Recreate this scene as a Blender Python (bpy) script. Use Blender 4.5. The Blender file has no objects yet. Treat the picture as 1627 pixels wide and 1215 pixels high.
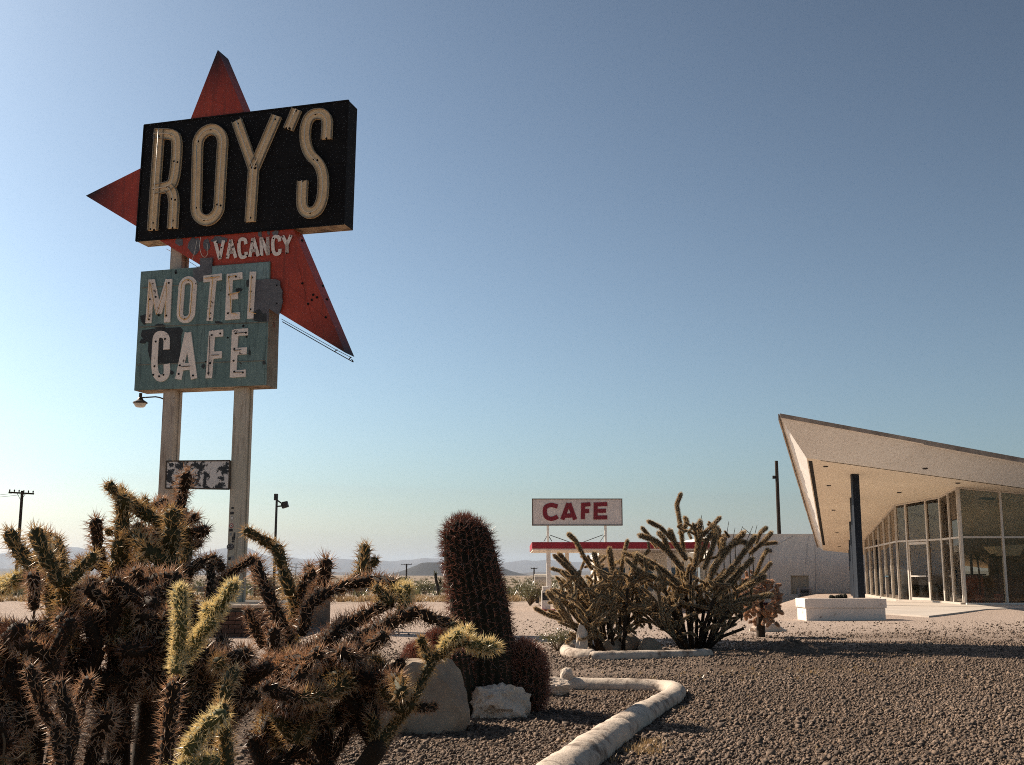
import bpy, bmesh, math, random
import numpy as np
from mathutils import Vector, Matrix, noise
random.seed(7)
R = math.radians
V = Vector
scene = bpy.context.scene
COL = scene.collection

# ------------------------------------------------------------------ camera
FPX, CX, CY = 1800.0, 813.5, 607.5          # focal length in photo pixels, photo centre
PITCH = R(9.63)
CAM = V((0, 0, 1.1))
cam = bpy.data.cameras.new('camera')
cam.sensor_width = 36.0
cam.lens = FPX / 1627 * 36
cam.clip_start = 0.05
cam.clip_end = 90000
camo = bpy.data.objects.new('camera', cam)
camo.location = CAM
camo.rotation_euler = (R(90) + PITCH, 0, 0)
COL.objects.link(camo)
scene.camera = camo

# ------------------------------------------------------------------ sky, sun, exposure
SUN_AZ, SUN_EL = -55.0, 37.0                # azimuth from +Y, negative = left
SUNV = V((math.sin(R(SUN_AZ)) * math.cos(R(SUN_EL)), math.cos(R(SUN_AZ)) * math.cos(R(SUN_EL)), math.sin(R(SUN_EL))))
world = bpy.data.worlds.new('World')
scene.world = world
world.use_nodes = True
wn = world.node_tree
sky = wn.nodes.new('ShaderNodeTexSky')
sky.sky_type = 'NISHITA'
sky.sun_disc = False
sky.sun_elevation = R(SUN_EL)
sky.sun_rotation = R(SUN_AZ)
sky.altitude = 200
sky.air_density = 1.0
sky.dust_density = 1.3
sky.ozone_density = 2.6
bg = wn.nodes['Background']
bg.inputs['Strength'].default_value = 0.115
sc_ = wn.nodes.new('ShaderNodeVectorMath'); sc_.operation = 'SCALE'; sc_.inputs['Scale'].default_value = 0.08
wn.links.new(sky.outputs[0], sc_.inputs[0])
gm = wn.nodes.new('ShaderNodeGamma'); gm.inputs['Gamma'].default_value = 1.9
wn.links.new(sc_.outputs[0], gm.inputs['Color'])
hs = wn.nodes.new('ShaderNodeHueSaturation'); hs.inputs['Saturation'].default_value = 0.70; hs.inputs['Hue'].default_value = 0.483
wn.links.new(gm.outputs[0], hs.inputs['Color'])
tn = wn.nodes.new('ShaderNodeVectorMath'); tn.operation = 'MULTIPLY'; tn.inputs[1].default_value = (0.98 * 12.5, 1.0 * 12.5, 0.97 * 12.5)
wn.links.new(hs.outputs[0], tn.inputs[0])
wn.links.new(tn.outputs[0], bg.inputs['Color'])
sun = bpy.data.lights.new('sun', 'SUN')
sun.energy = 5.0
sun.angle = R(0.5)
sun.color = (1.0, 0.85, 0.68)
suno = bpy.data.objects.new('sun', sun)
suno.rotation_euler = SUNV.to_track_quat('Z', 'Y').to_euler()
suno.location = (-20, 20, 40)
COL.objects.link(suno)
vs = scene.view_settings
vs.view_transform = 'Standard'
vs.look = 'None'
vs.exposure = 0.72
vs.gamma = 1.0
vs.use_curve_mapping = False
scene.cycles.use_denoising = False
scene.cycles.pixel_filter_type = 'BLACKMAN_HARRIS'
scene.cycles.filter_width = 1.0
scene.cycles.max_bounces = 8
scene.cycles.transparent_max_bounces = 16
scene.cycles.sample_clamp_indirect = 3.0
scene.cycles.sample_clamp_direct = 6.0

# ------------------------------------------------------------------ projection helpers (photo pixel -> place in the world)
CP, SP = math.cos(PITCH), math.sin(PITCH)
def ray(px, py):
    xc, yc = (px - CX) / FPX, (CY - py) / FPX
    return V((xc, CP - yc * SP, SP + yc * CP))
def at(px, py, Y):
    d = ray(px, py)
    return CAM + d * (Y / d.y)
def ground(px, py, z=0.0):
    d = ray(px, py)
    return CAM + d * ((z - CAM.z) / d.z)
def project(p):
    q = p - CAM
    dz = q.y * CP + q.z * SP
    yc = -q.y * SP + q.z * CP
    return CX + q.x / dz * FPX, CY - yc / dz * FPX
def onplane(px, py, P0, n):
    d = ray(px, py)
    return CAM + d * ((P0 - CAM).dot(n) / d.dot(n))

# ------------------------------------------------------------------ materials
MATS = {}
def _mk(name):
    m = bpy.data.materials.new(name)
    m.use_nodes = True
    MATS[name] = m
    nt = m.node_tree
    b = nt.nodes['Principled BSDF']
    return m, nt, b
def N(nt, t, **kw):
    n = nt.nodes.new(t)
    for k, v in kw.items():
        if k in n.inputs.keys() if hasattr(n.inputs, 'keys') else False:
            n.inputs[k].default_value = v
        else:
            setattr(n, k, v)
    return n
def coords(nt, world_space=False):
    if world_space:
        g = nt.nodes.new('ShaderNodeNewGeometry')
        return g.outputs['Position']
    t = nt.nodes.new('ShaderNodeTexCoord')
    return t.outputs['Object']
def noise_fac(nt, co, scale, detail=4, rough=0.6, lo=0.35, hi=0.65):
    n = nt.nodes.new('ShaderNodeTexNoise')
    n.inputs['Scale'].default_value = scale
    n.inputs['Detail'].default_value = detail
    n.inputs['Roughness'].default_value = rough
    nt.links.new(co, n.inputs['Vector'])
    mr = nt.nodes.new('ShaderNodeMapRange')
    mr.inputs['From Min'].default_value = lo
    mr.inputs['From Max'].default_value = hi
    nt.links.new(n.outputs['Fac'], mr.inputs['Value'])
    return mr.outputs['Result'], n.outputs['Fac']
def mixc(nt, fac, a, b):
    m = nt.nodes.new('ShaderNodeMix')
    m.data_type = 'RGBA'
    for sock, val in ((0, fac), (6, a), (7, b)):
        if isinstance(val, bpy.types.NodeSocket):
            nt.links.new(val, m.inputs[sock])
        else:
            m.inputs[sock].default_value = (*val, 1) if isinstance(val, tuple) and len(val) == 3 else val
    return m.outputs[2]
def bump(nt, b, height, strength, dist=0.01):
    n = nt.nodes.new('ShaderNodeBump')
    n.inputs['Strength'].default_value = strength
    n.inputs['Distance'].default_value = dist
    nt.links.new(height, n.inputs['Height'])
    nt.links.new(n.outputs[0], b.inputs['Normal'])
def pmat(name, c1, c2=None, scale=3.0, rough=0.7, lo=0.35, hi=0.65, wear=None, wscale=8.0, wlo=0.6, whi=0.64, bmp=0.0, bscale=60, bdist=0.01, metallic=0.0, spec=0.3, streak=None):
    """two-tone noise paint, optional hard-edged wear patches and fine relief"""
    m, nt, b = _mk(name)
    co = coords(nt)
    c2 = c2 or tuple(x * 0.8 for x in c1)
    f, _ = noise_fac(nt, co, scale, 6, 0.65, lo, hi)
    col = mixc(nt, f, c1, c2)
    if streak:
        mp = nt.nodes.new('ShaderNodeMapping')
        mp.inputs['Scale'].default_value = (9, 9, 0.7)
        nt.links.new(co, mp.inputs['Vector'])
        sf, _ = noise_fac(nt, mp.outputs[0], 1.6, 5, 0.7, 0.52, 0.72)
        col = mixc(nt, sf, col, streak)
    if wear:
        wf, _ = noise_fac(nt, co, wscale, 8, 0.7, wlo, whi)
        col = mixc(nt, wf, col, wear)
    nt.links.new(col, b.inputs['Base Color'])
    b.inputs['Roughness'].default_value = rough
    b.inputs['Metallic'].default_value = metallic
    b.inputs['Specular IOR Level'].default_value = spec
    if bmp:
        _, h = noise_fac(nt, co, bscale, 6, 0.7)
        bump(nt, b, h, bmp, bdist)
    return m
def spine_mat(name, c, c2, trans=0.5):
    m = bpy.data.materials.new(name)
    m.use_nodes = True
    MATS[name] = m
    nt = m.node_tree
    nt.nodes.clear()
    out = nt.nodes.new('ShaderNodeOutputMaterial')
    oi = nt.nodes.new('ShaderNodeObjectInfo')
    co = coords(nt)
    f, _ = noise_fac(nt, co, 1.3, 2, 0.5, 0.35, 0.65)
    a = nt.nodes.new('ShaderNodeMath'); a.operation = 'MULTIPLY_ADD'
    a.inputs[1].default_value = 0.5; a.use_clamp = True
    nt.links.new(oi.outputs['Random'], a.inputs[0])
    h = nt.nodes.new('ShaderNodeMath'); h.operation = 'MULTIPLY'; h.inputs[1].default_value = 0.5
    nt.links.new(f, h.inputs[0]); nt.links.new(h.outputs[0], a.inputs[2])
    col = mixc(nt, a.outputs[0], c, c2)
    d = nt.nodes.new('ShaderNodeBsdfDiffuse'); t = nt.nodes.new('ShaderNodeBsdfTranslucent')
    mx = nt.nodes.new('ShaderNodeMixShader'); mx.inputs[0].default_value = trans
    nt.links.new(col, d.inputs[0]); nt.links.new(col, t.inputs[0])
    nt.links.new(d.outputs[0], mx.inputs[1]); nt.links.new(t.outputs[0], mx.inputs[2])
    g = nt.nodes.new('ShaderNodeBsdfGlossy'); g.inputs['Roughness'].default_value = 0.35
    mx2 = nt.nodes.new('ShaderNodeMixShader'); mx2.inputs[0].default_value = 0.06
    nt.links.new(mx.outputs[0], mx2.inputs[1]); nt.links.new(g.outputs[0], mx2.inputs[2])
    nt.links.new(mx2.outputs[0], out.inputs[0])
    return m
def glass_mat(name, tint=(0.88, 0.86, 0.80)):
    m = bpy.data.materials.new(name)
    m.use_nodes = True
    MATS[name] = m
    nt = m.node_tree
    nt.nodes.clear()
    out = nt.nodes.new('ShaderNodeOutputMaterial')
    t = nt.nodes.new('ShaderNodeBsdfTransparent'); t.inputs[0].default_value = (*tint, 1)
    g = nt.nodes.new('ShaderNodeBsdfGlossy'); g.inputs['Roughness'].default_value = 0.03
    g.inputs[0].default_value = (0.75, 0.70, 0.64, 1)
    fr = nt.nodes.new('ShaderNodeFresnel'); fr.inputs[0].default_value = 1.42
    mx = nt.nodes.new('ShaderNodeMixShader')
    d = nt.nodes.new('ShaderNodeBsdfDiffuse'); d.inputs[0].default_value = (0.62, 0.62, 0.60, 1)
    f, _ = noise_fac(nt, coords(nt), 0.9, 5, 0.7, 0.4, 1.0)
    dm = nt.nodes.new('ShaderNodeMath'); dm.operation = 'MULTIPLY'; dm.inputs[1].default_value = 0.13
    nt.links.new(f, dm.inputs[0])
    mx0 = nt.nodes.new('ShaderNodeMixShader')
    nt.links.new(dm.outputs[0], mx0.inputs[0]); nt.links.new(t.outputs[0], mx0.inputs[1]); nt.links.new(d.outputs[0], mx0.inputs[2])
    nt.links.new(fr.outputs[0], mx.inputs[0]); nt.links.new(mx0.outputs[0], mx.inputs[1]); nt.links.new(g.outputs[0], mx.inputs[2])
    nt.links.new(mx.outputs[0], out.inputs[0])
    return m

# ---- sign
BLACK = pmat('black_enamel', (0.010, 0.009, 0.009), (0.016, 0.015, 0.015), 2.0, 0.7, spec=0.12, bmp=0.08, bscale=5, bdist=0.02)
def star_mat():
    m, nt, b = _mk('red_enamel')
    co = coords(nt)
    f, _ = noise_fac(nt, co, 1.7, 7, 0.7, 0.3, 0.7)
    col = mixc(nt, f, (0.50, 0.072, 0.036), (0.37, 0.050, 0.030))
    w, _ = noise_fac(nt, co, 6.0, 8, 0.75, 0.70, 0.73)
    col = mixc(nt, w, col, (0.16, 0.075, 0.06))
    mp = nt.nodes.new('ShaderNodeMapping'); mp.inputs['Scale'].default_value = (7, 7, 0.5)
    nt.links.new(co, mp.inputs['Vector'])
    sf, _ = noise_fac(nt, mp.outputs[0], 1.5, 6, 0.75, 0.50, 0.78)
    col = mixc(nt, sf, col, (0.20, 0.045, 0.028))
    w2, _ = noise_fac(nt, co, 2.6, 9, 0.8, 0.665, 0.68)
    col = mixc(nt, w2, col, (0.60, 0.16, 0.10))
    # the three tips of the arrow are painted black, fading into the red (paint, in the sign's own coordinates)
    at_ = nt.nodes.new('ShaderNodeAttribute'); at_.attribute_name = 'tip'
    col = mixc(nt, at_.outputs['Fac'], col, (0.018, 0.012, 0.012))
    nt.links.new(col, b.inputs['Base Color'])
    b.inputs['Roughness'].default_value = 0.5
    b.inputs['Specular IOR Level'].default_value = 0.3
    _, h = noise_fac(nt, co, 3.0, 4, 0.5)
    bump(nt, b, h, 0.15, 0.03)
    return m
RED = star_mat()
TEAL = pmat('teal_enamel', (0.185, 0.27, 0.255), (0.13, 0.205, 0.195), 1.6, 0.6, wear=(0.05, 0.055, 0.055), wscale=3.2, wlo=0.66, whi=0.69, streak=(0.055, 0.085, 0.085), bmp=0.15, bscale=4, bdist=0.02)
TEALPALE = pmat('faded_teal_enamel', (0.24, 0.34, 0.34), (0.19, 0.28, 0.28), 2.2, 0.6, streak=(0.13, 0.18, 0.18))
BOXSIDE = pmat('weathered_sheet_metal', (0.25, 0.25, 0.20), (0.17, 0.15, 0.11), 2.5, 0.65, wear=(0.10, 0.055, 0.03), wscale=3.0, wlo=0.58, whi=0.66, streak=(0.12, 0.09, 0.06))
UNDER = pmat('rusty_soffit_metal', (0.34, 0.26, 0.17), (0.20, 0.13, 0.075), 2.0, 0.75, wear=(0.06, 0.035, 0.02), wscale=2.0, wlo=0.5, whi=0.62)
CREAM = pmat('cream_letter_paint', (0.88, 0.66, 0.40), (0.78, 0.55, 0.31), 5.0, 0.55, wear=(0.24, 0.13, 0.06), wscale=9, wlo=0.66, whi=0.73)
CREAMRIM = pmat('letter_rim_paint', (0.40, 0.31, 0.20), (0.25, 0.24, 0.21), 6.0, 0.55)
TUBEW = pmat('unlit_glass_tube', (0.72, 0.66, 0.56), (0.66, 0.58, 0.46), 8.0, 0.15, spec=0.5)
TUBEO = pmat('amber_glass_tube', (0.80, 0.48, 0.13), (0.66, 0.36, 0.09), 8.0, 0.2, spec=0.5)
WHITEL = pmat('chipped_white_letter', (0.90, 0.80, 0.71), (0.82, 0.71, 0.62), 5.0, 0.6, wear=(0.12, 0.09, 0.08), wscale=5.5, wlo=0.625, whi=0.65)
DOTM = pmat('black_hole', (0.008, 0.007, 0.006), None, 2, 0.9)
PRIMER = pmat('grey_primer', (0.155, 0.155, 0.165), (0.11, 0.11, 0.12), 5.0, 0.7, wear=(0.24, 0.24, 0.24), wscale=11, wlo=0.64, whi=0.72)
TAR = pmat('black_overpaint', (0.028, 0.029, 0.030), (0.05, 0.055, 0.055), 4.0, 0.6)
POSTM = pmat('weathered_post_paint', (0.52, 0.45, 0.37), (0.40, 0.34, 0.28), 2.2, 0.75, wear=(0.12, 0.065, 0.04), wscale=6, wlo=0.64, whi=0.74, streak=(0.19, 0.13, 0.095), bmp=0.3, bscale=40)
POSTMG = pmat('greenish_post_paint', (0.54, 0.48, 0.39), (0.43, 0.40, 0.32), 1.6, 0.75, wear=(0.13, 0.07, 0.04), wscale=6, wlo=0.66, whi=0.74, streak=(0.19, 0.135, 0.09), bmp=0.3, bscale=40)
FLAKED = pmat('flaked_white_panel', (0.66, 0.63, 0.60), (0.60, 0.57, 0.54), 4.0, 0.6, wear=(0.03, 0.034, 0.038), wscale=4.2, wlo=0.50, whi=0.52)
LAMPM = pmat('dark_lamp_metal', (0.10, 0.085, 0.07), (0.05, 0.045, 0.04), 8, 0.4, metallic=0.4)
LAMPG = pmat('lamp_lens', (0.62, 0.56, 0.48), (0.5, 0.45, 0.38), 8, 0.2, spec=0.5)
DARKMETAL = pmat('dark_metal', (0.03, 0.028, 0.027), (0.045, 0.04, 0.036), 6, 0.5, metallic=0.3)
STICKB = pmat('dark_sticker', (0.02, 0.02, 0.022), (0.04, 0.04, 0.045), 20, 0.5)
STICKR = pmat('red_sticker', (0.42, 0.07, 0.07), (0.3, 0.05, 0.05), 20, 0.5)
STICKG = pmat('grey_sticker', (0.30, 0.29, 0.28), (0.2, 0.2, 0.2), 20, 0.5)
# ---- buildings
WHITEWALL = pmat('white_stucco_wall', (0.76, 0.74, 0.70), (0.69, 0.67, 0.63), 0.7, 0.9, streak=(0.60, 0.575, 0.54), bmp=0.25, bscale=14, bdist=0.02)
COPING = pmat('pale_coping', (0.82, 0.77, 0.70), (0.74, 0.69, 0.62), 2, 0.8)
MAROON = pmat('maroon_paint', (0.10, 0.022, 0.022), (0.07, 0.018, 0.018), 1.5, 0.7)
FASCRED = pmat('crimson_fascia', (0.36, 0.028, 0.045), (0.29, 0.024, 0.038), 1.2, 0.6)
FASCIA = pmat('roof_fascia_paint', (0.80, 0.765, 0.715), (0.74, 0.70, 0.65), 0.8, 0.85, streak=(0.52, 0.46, 0.40), bmp=0.15, bscale=20)
FLASH = pmat('weathered_flashing', (0.46, 0.38, 0.31), (0.25, 0.20, 0.16), 1.6, 0.8, bmp=0.5, bscale=9, bdist=0.03)
SOFFIT = pmat('soffit_plaster', (0.76, 0.68, 0.56), (0.70, 0.62, 0.51), 0.6, 0.9)
NAVY = pmat('navy_column_paint', (0.008, 0.012, 0.020), (0.012, 0.017, 0.026), 2, 0.6, spec=0.2)
ALU = pmat('pale_window_frame', (0.64, 0.58, 0.51), (0.54, 0.49, 0.43), 3, 0.5)
GLASS = glass_mat('window_glass')
GLASSB = glass_mat('station_glass', (0.5, 0.55, 0.6))
PLANTERM = pmat('planter_whitewash', (0.78, 0.70, 0.63), (0.70, 0.62, 0.55), 2.5, 0.85, wear=(0.22, 0.17, 0.13), wscale=4.5, wlo=0.61, whi=0.70, bmp=0.3, bscale=30)
CONC = pmat('pale_concrete', (0.50, 0.44, 0.38), (0.42, 0.37, 0.32), 0.9, 0.9, bmp=0.2, bscale=30)
FLOORM = pmat('lobby_floor', (0.26, 0.20, 0.15), (0.2, 0.15, 0.11), 2, 0.4)
REDWOOD = pmat('red_brown_wood', (0.42, 0.13, 0.07), (0.30, 0.09, 0.05), 3, 0.5)
DARKWOOD = pmat('dark_wood', (0.045, 0.03, 0.02), (0.03, 0.02, 0.015), 3, 0.5)
PALESHADE = pmat('pale_lamp_shade', (0.62, 0.54, 0.42), (0.55, 0.47, 0.36), 2, 0.7)
ACM = pmat('ac_case', (0.42, 0.42, 0.43), (0.34, 0.34, 0.35), 3, 0.5)
DARKGLASS = pmat('dark_grille', (0.02, 0.02, 0.022), None, 4, 0.4)
BOARD = pmat('boarded_window', (0.44, 0.41, 0.34), (0.38, 0.35, 0.29), 1.5, 0.85)
SIGNW = pmat('sign_white', (0.76, 0.69, 0.65), (0.64, 0.575, 0.54), 0.9, 0.6, streak=(0.52, 0.46, 0.42))
SIGNRED = pmat('sign_letter_red', (0.24, 0.022, 0.035), (0.19, 0.018, 0.03), 2, 0.55)
TANKM = pmat('tank_paint', (0.52, 0.47, 0.40), (0.42, 0.37, 0.31), 1.2, 0.7)
POLEM = pmat('creosote_wood', (0.035, 0.026, 0.020), (0.055, 0.04, 0.03), 2, 0.9)
# ---- plants, rocks
STEMB = pmat('old_cactus_skin', (0.034, 0.021, 0.012), (0.016, 0.011, 0.007), 2.0, 0.85)
STEMO = pmat('olive_cactus_skin', (0.070, 0.062, 0.022), (0.036, 0.032, 0.013), 2.0, 0.75)
STEMP = pmat('young_cactus_skin', (0.12, 0.12, 0.042), (0.08, 0.08, 0.03), 2.0, 0.7)
STEMC = pmat('cane_cactus_skin', (0.085, 0.060, 0.033), (0.042, 0.031, 0.019), 1.5, 0.8)
STEMK = pmat('knobbly_cactus_skin', (0.34, 0.235, 0.16), (0.22, 0.15, 0.10), 1.5, 0.8)
STEMT = pmat('woody_cactus_trunk', (0.045, 0.03, 0.019), (0.022, 0.015, 0.010), 5, 0.9, bmp=0.6, bscale=25)
SPB = spine_mat('brown_spines', (0.92, 0.70, 0.49), (0.40, 0.25, 0.165), 0.38)
SPOLDSHADE = spine_mat('shade_toned_old_spines', (0.36, 0.19, 0.11), (0.075, 0.04, 0.025), 0.35)  # old spines, darkened further to put the tangle's deep shade into their colour
SPO = spine_mat('golden_spines', (0.86, 0.70, 0.43), (0.66, 0.48, 0.26), 0.45)
SPP = spine_mat('straw_spines', (0.97, 0.88, 0.62), (0.92, 0.80, 0.53), 0.55)
SPC = spine_mat('short_straw_spines', (0.86, 0.74, 0.53), (0.70, 0.55, 0.36), 0.5)
SPT = spine_mat('tan_spines', (0.90, 0.66, 0.46), (0.75, 0.50, 0.33), 0.5)
SPBAR = spine_mat('rust_spines', (0.58, 0.30, 0.21), (0.27, 0.13, 0.09), 0.4)
BARREL = pmat('barrel_cactus_skin', (0.026, 0.024, 0.012), (0.016, 0.014, 0.008), 4, 0.8)
ROCKW = pmat('white_rock', (0.70, 0.58, 0.47), (0.54, 0.44, 0.35), 7.0, 0.9, wear=(0.20, 0.15, 0.12), wscale=11, wlo=0.62, whi=0.72, bmp=0.7, bscale=28, bdist=0.02)
ROCKB = pmat('tan_boulder_rock', (0.36, 0.28, 0.205), (0.26, 0.20, 0.15), 4.0, 0.95, wear=(0.14, 0.11, 0.09), wscale=16, wlo=0.66, whi=0.72, bmp=0.6, bscale=45, bdist=0.012)
CURB = pmat('whitewashed_edging', (0.58, 0.49, 0.40), (0.44, 0.36, 0.29), 6.0, 0.9, wear=(0.15, 0.11, 0.085), wscale=6, wlo=0.52, whi=0.66, bmp=0.6, bscale=35, bdist=0.015)
TWIG = pmat('dry_twig', (0.16, 0.12, 0.075), (0.11, 0.08, 0.05), 6, 0.9)
LEAFG = spine_mat('dusty_green_leaf', (0.15, 0.14, 0.065), (0.10, 0.095, 0.045), 0.3)
LEAFT = spine_mat('dry_tan_leaf', (0.44, 0.30, 0.15), (0.34, 0.23, 0.12), 0.3)
PALM = spine_mat('palm_leaf', (0.09, 0.085, 0.04), (0.06, 0.06, 0.03), 0.3)
BRICKM = pmat('brown_brick', (0.15, 0.075, 0.05), (0.10, 0.052, 0.037), 3.0, 0.9, bmp=0.4, bscale=50)
MORTAR = pmat('dark_mortar', (0.10, 0.085, 0.07), (0.07, 0.06, 0.05), 6, 0.95)
LAVA = pmat('dark_lava_hill', (0.016, 0.016, 0.017), (0.03, 0.028, 0.027), 0.004, 0.95)
MOUNT = pmat('bare_mountain', (0.10, 0.085, 0.075), (0.065, 0.055, 0.05), 0.0006, 0.95)

def gravel_mat(name, stones=False):
    m, nt, b = _mk(name)
    co = coords(nt, True)
    vor = nt.nodes.new('ShaderNodeTexVoronoi')
    vor.inputs['Scale'].default_value = 42
    nt.links.new(co, vor.inputs['Vector'])
    sep = nt.nodes.new('ShaderNodeSeparateColor')
    nt.links.new(vor.outputs['Color'], sep.inputs[0])
    big, _ = noise_fac(nt, co, 0.35, 5, 0.65, 0.3, 0.7)
    c_dark = mixc(nt, big, (0.036, 0.025, 0.018), (0.058, 0.041, 0.03))
    c_pale = mixc(nt, big, (0.205, 0.140, 0.097), (0.27, 0.19, 0.136))
    p = nt.nodes.new('ShaderNodeMath'); p.operation = 'POWER'; p.inputs[1].default_value = 1.3
    nt.links.new(sep.outputs[0], p.inputs[0])
    near = mixc(nt, p.outputs[0], c_dark, c_pale)
    if stones:
        nt.links.new(near, b.inputs['Base Color'])
        b.inputs['Roughness'].default_value = 0.9
        return m
    # paler compacted lot and desert beyond, by place on the ground
    sx = nt.nodes.new('ShaderNodeSeparateXYZ'); nt.links.new(co, sx.inputs[0])
    lotn, _ = noise_fac(nt, co, 0.12, 6, 0.7, 0.3, 0.7)
    lot = mixc(nt, lotn, (0.50, 0.395, 0.325), (0.42, 0.33, 0.27))
    fine, hf = noise_fac(nt, co, 9.0, 8, 0.8, 0.35, 0.62)
    lot = mixc(nt, fine, mixc(nt, 0.25, lot, (0.14, 0.11, 0.09)), lot)
    jit = nt.nodes.new('ShaderNodeMath'); jit.operation = 'MULTIPLY_ADD'; jit.inputs[1].default_value = 8.0
    nt.links.new(lotn, jit.inputs[0]); nt.links.new(sx.outputs['Y'], jit.inputs[2])
    # distance into the lot measured from the gravel garden: further left = sooner
    lx = nt.nodes.new('ShaderNodeMath'); lx.operation = 'MULTIPLY_ADD'; lx.inputs[1].default_value = -0.55
    nt.links.new(sx.outputs['X'], lx.inputs[0]); nt.links.new(jit.outputs[0], lx.inputs[2])
    mr = nt.nodes.new('ShaderNodeMapRange'); mr.inputs['From Min'].default_value = 16; mr.inputs['From Max'].default_value = 24
    nt.links.new(lx.outputs[0], mr.inputs['Value'])
    col = mixc(nt, mr.outputs[0], near, lot)
    dn, _ = noise_fac(nt, co, 0.02, 8, 0.75, 0.42, 0.60)
    desert = mixc(nt, dn, (0.36, 0.28, 0.215), (0.14, 0.115, 0.08))
    mr2 = nt.nodes.new('ShaderNodeMapRange'); mr2.inputs['From Min'].default_value = 88; mr2.inputs['From Max'].default_value = 96
    nt.links.new(jit.outputs[0], mr2.inputs['Value'])
    col = mixc(nt, mr2.outputs[0], col, desert)
    nt.links.new(col, b.inputs['Base Color'])
    b.inputs['Roughness'].default_value = 0.95
    b.inputs['Specular IOR Level'].default_value = 0.15
    # relief of the stones
    ad = nt.nodes.new('ShaderNodeMath'); ad.operation = 'ADD'
    nt.links.new(vor.outputs['Distance'], ad.inputs[0]); nt.links.new(hf, ad.inputs[1])
    bump(nt, b, ad.outputs[0], 0.8, 0.035)
    return m
GRAVEL = gravel_mat('gravel_ground')
STONES = gravel_mat('gravel_stone', True)

# ------------------------------------------------------------------ mesh helpers
class MB:
    def __init__(self):
        self.v = []; self.f = []; self.m = []
    def add(self, vs, fs, mi=0):
        o = len(self.v)
        self.v += [V(p) for p in vs]
        self.f += [tuple(i + o for i in f) for f in fs]
        self.m += [mi] * len(fs)
        return self
    def box(self, x0, y0, z0, x1, y1, z1, mi=0):
        return self.add([(x0,y0,z0),(x1,y0,z0),(x1,y1,z0),(x0,y1,z0),(x0,y0,z1),(x1,y0,z1),(x1,y1,z1),(x0,y1,z1)],
                        [(3,2,1,0),(4,5,6,7),(0,1,5,4),(1,2,6,5),(2,3,7,6),(3,0,4,7)], mi)
    def hexa(self, lo, hi, mi=0):
        """prism between two matching loops"""
        n = len(lo)
        fs = [tuple(range(n))[::-1], tuple(range(n, 2 * n))]
        fs += [(i, (i + 1) % n, n + (i + 1) % n, n + i) for i in range(n)]
        return self.add(list(lo) + list(hi), fs, mi)
    def bar(self, p, q, w, h, up=V((0, 0, 1)), mi=0):
        p, q = V(p), V(q)
        d = (q - p).normalized()
        s = d.cross(up)
        s = s.normalized() if s.length > 1e-4 else V((1, 0, 0))
        u = s.cross(d).normalized()
        c = [s * (a * w / 2) + u * (b * h / 2) for a, b in ((-1,-1),(1,-1),(1,1),(-1,1))]
        return self.hexa([p + x for x in c], [q + x for x in c], mi)
    def tube(self, pts, r, seg=8, mi=0, cap=True):
        pts = [V(p) for p in pts]
        rs = r if isinstance(r, (list, tuple)) else [r] * len(pts)
        o = len(self.v); n = len(pts)
        d0 = (pts[1] - pts[0]).normalized()
        a = V((0, 0, 1)) if abs(d0.z) < 0.9 else V((1, 0, 0))
        s = d0.cross(a).normalized()
        for i, p in enumerate(pts):
            d = ((pts[min(i + 1, n - 1)] - pts[max(i - 1, 0)])).normalized()
            s = (s - d * s.dot(d)).normalized()
            t = d.cross(s)
            for k in range(seg):
                an = 2 * math.pi * k / seg
                self.v.append(p + (s * math.cos(an) + t * math.sin(an)) * rs[i])
        for i in range(n - 1):
            for k in range(seg):
                k2 = (k + 1) % seg
                self.f.append((o + i*seg + k, o + i*seg + k2, o + (i+1)*seg + k2, o + (i+1)*seg + k)); self.m.append(mi)
        if cap:
            self.f.append(tuple(o + k for k in range(seg))[::-1]); self.m.append(mi)
            self.f.append(tuple(o + (n-1)*seg + k for k in range(seg))); self.m.append(mi)
        return self
    def build(self, name, mats, parent=None, smooth=False, bevel=0.0):
        me = bpy.data.meshes.new(name)
        off = parent['_o'] if parent is not None and '_o' in parent else V((0, 0, 0))
        off = V(off)
        me.from_pydata([v - off for v in self.v], [], self.f)
        mats = mats if isinstance(mats, (list, tuple)) else [mats]
        for m in mats: me.materials.append(m)
        if len(mats) > 1: me.polygons.foreach_set('material_index', self.m)
        if smooth: me.polygons.foreach_set('use_smooth', [True] * len(me.polygons))
        me.update()
        ob = bpy.data.objects.new(name, me)
        COL.objects.link(ob)
        if parent is not None:
            ob.parent = parent
            ob['_o'] = tuple(off)
        if bevel:
            b = ob.modifiers.new('edge', 'BEVEL'); b.width = bevel; b.segments = 2; b.limit_method = 'ANGLE'
        return ob
def tag(o, label=None, cat=None, group=None, kind=None):
    if label: o['label'] = label
    if cat: o['category'] = cat
    if group: o['group'] = group
    if kind: o['kind'] = kind
    return o
def thing(name, loc, label, cat, group=None):
    o = bpy.data.objects.new(name, None)
    o.empty_display_size = 0.2
    o.location = loc
    o['_o'] = tuple(loc)
    COL.objects.link(o)
    return tag(o, label, cat, group)

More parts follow.
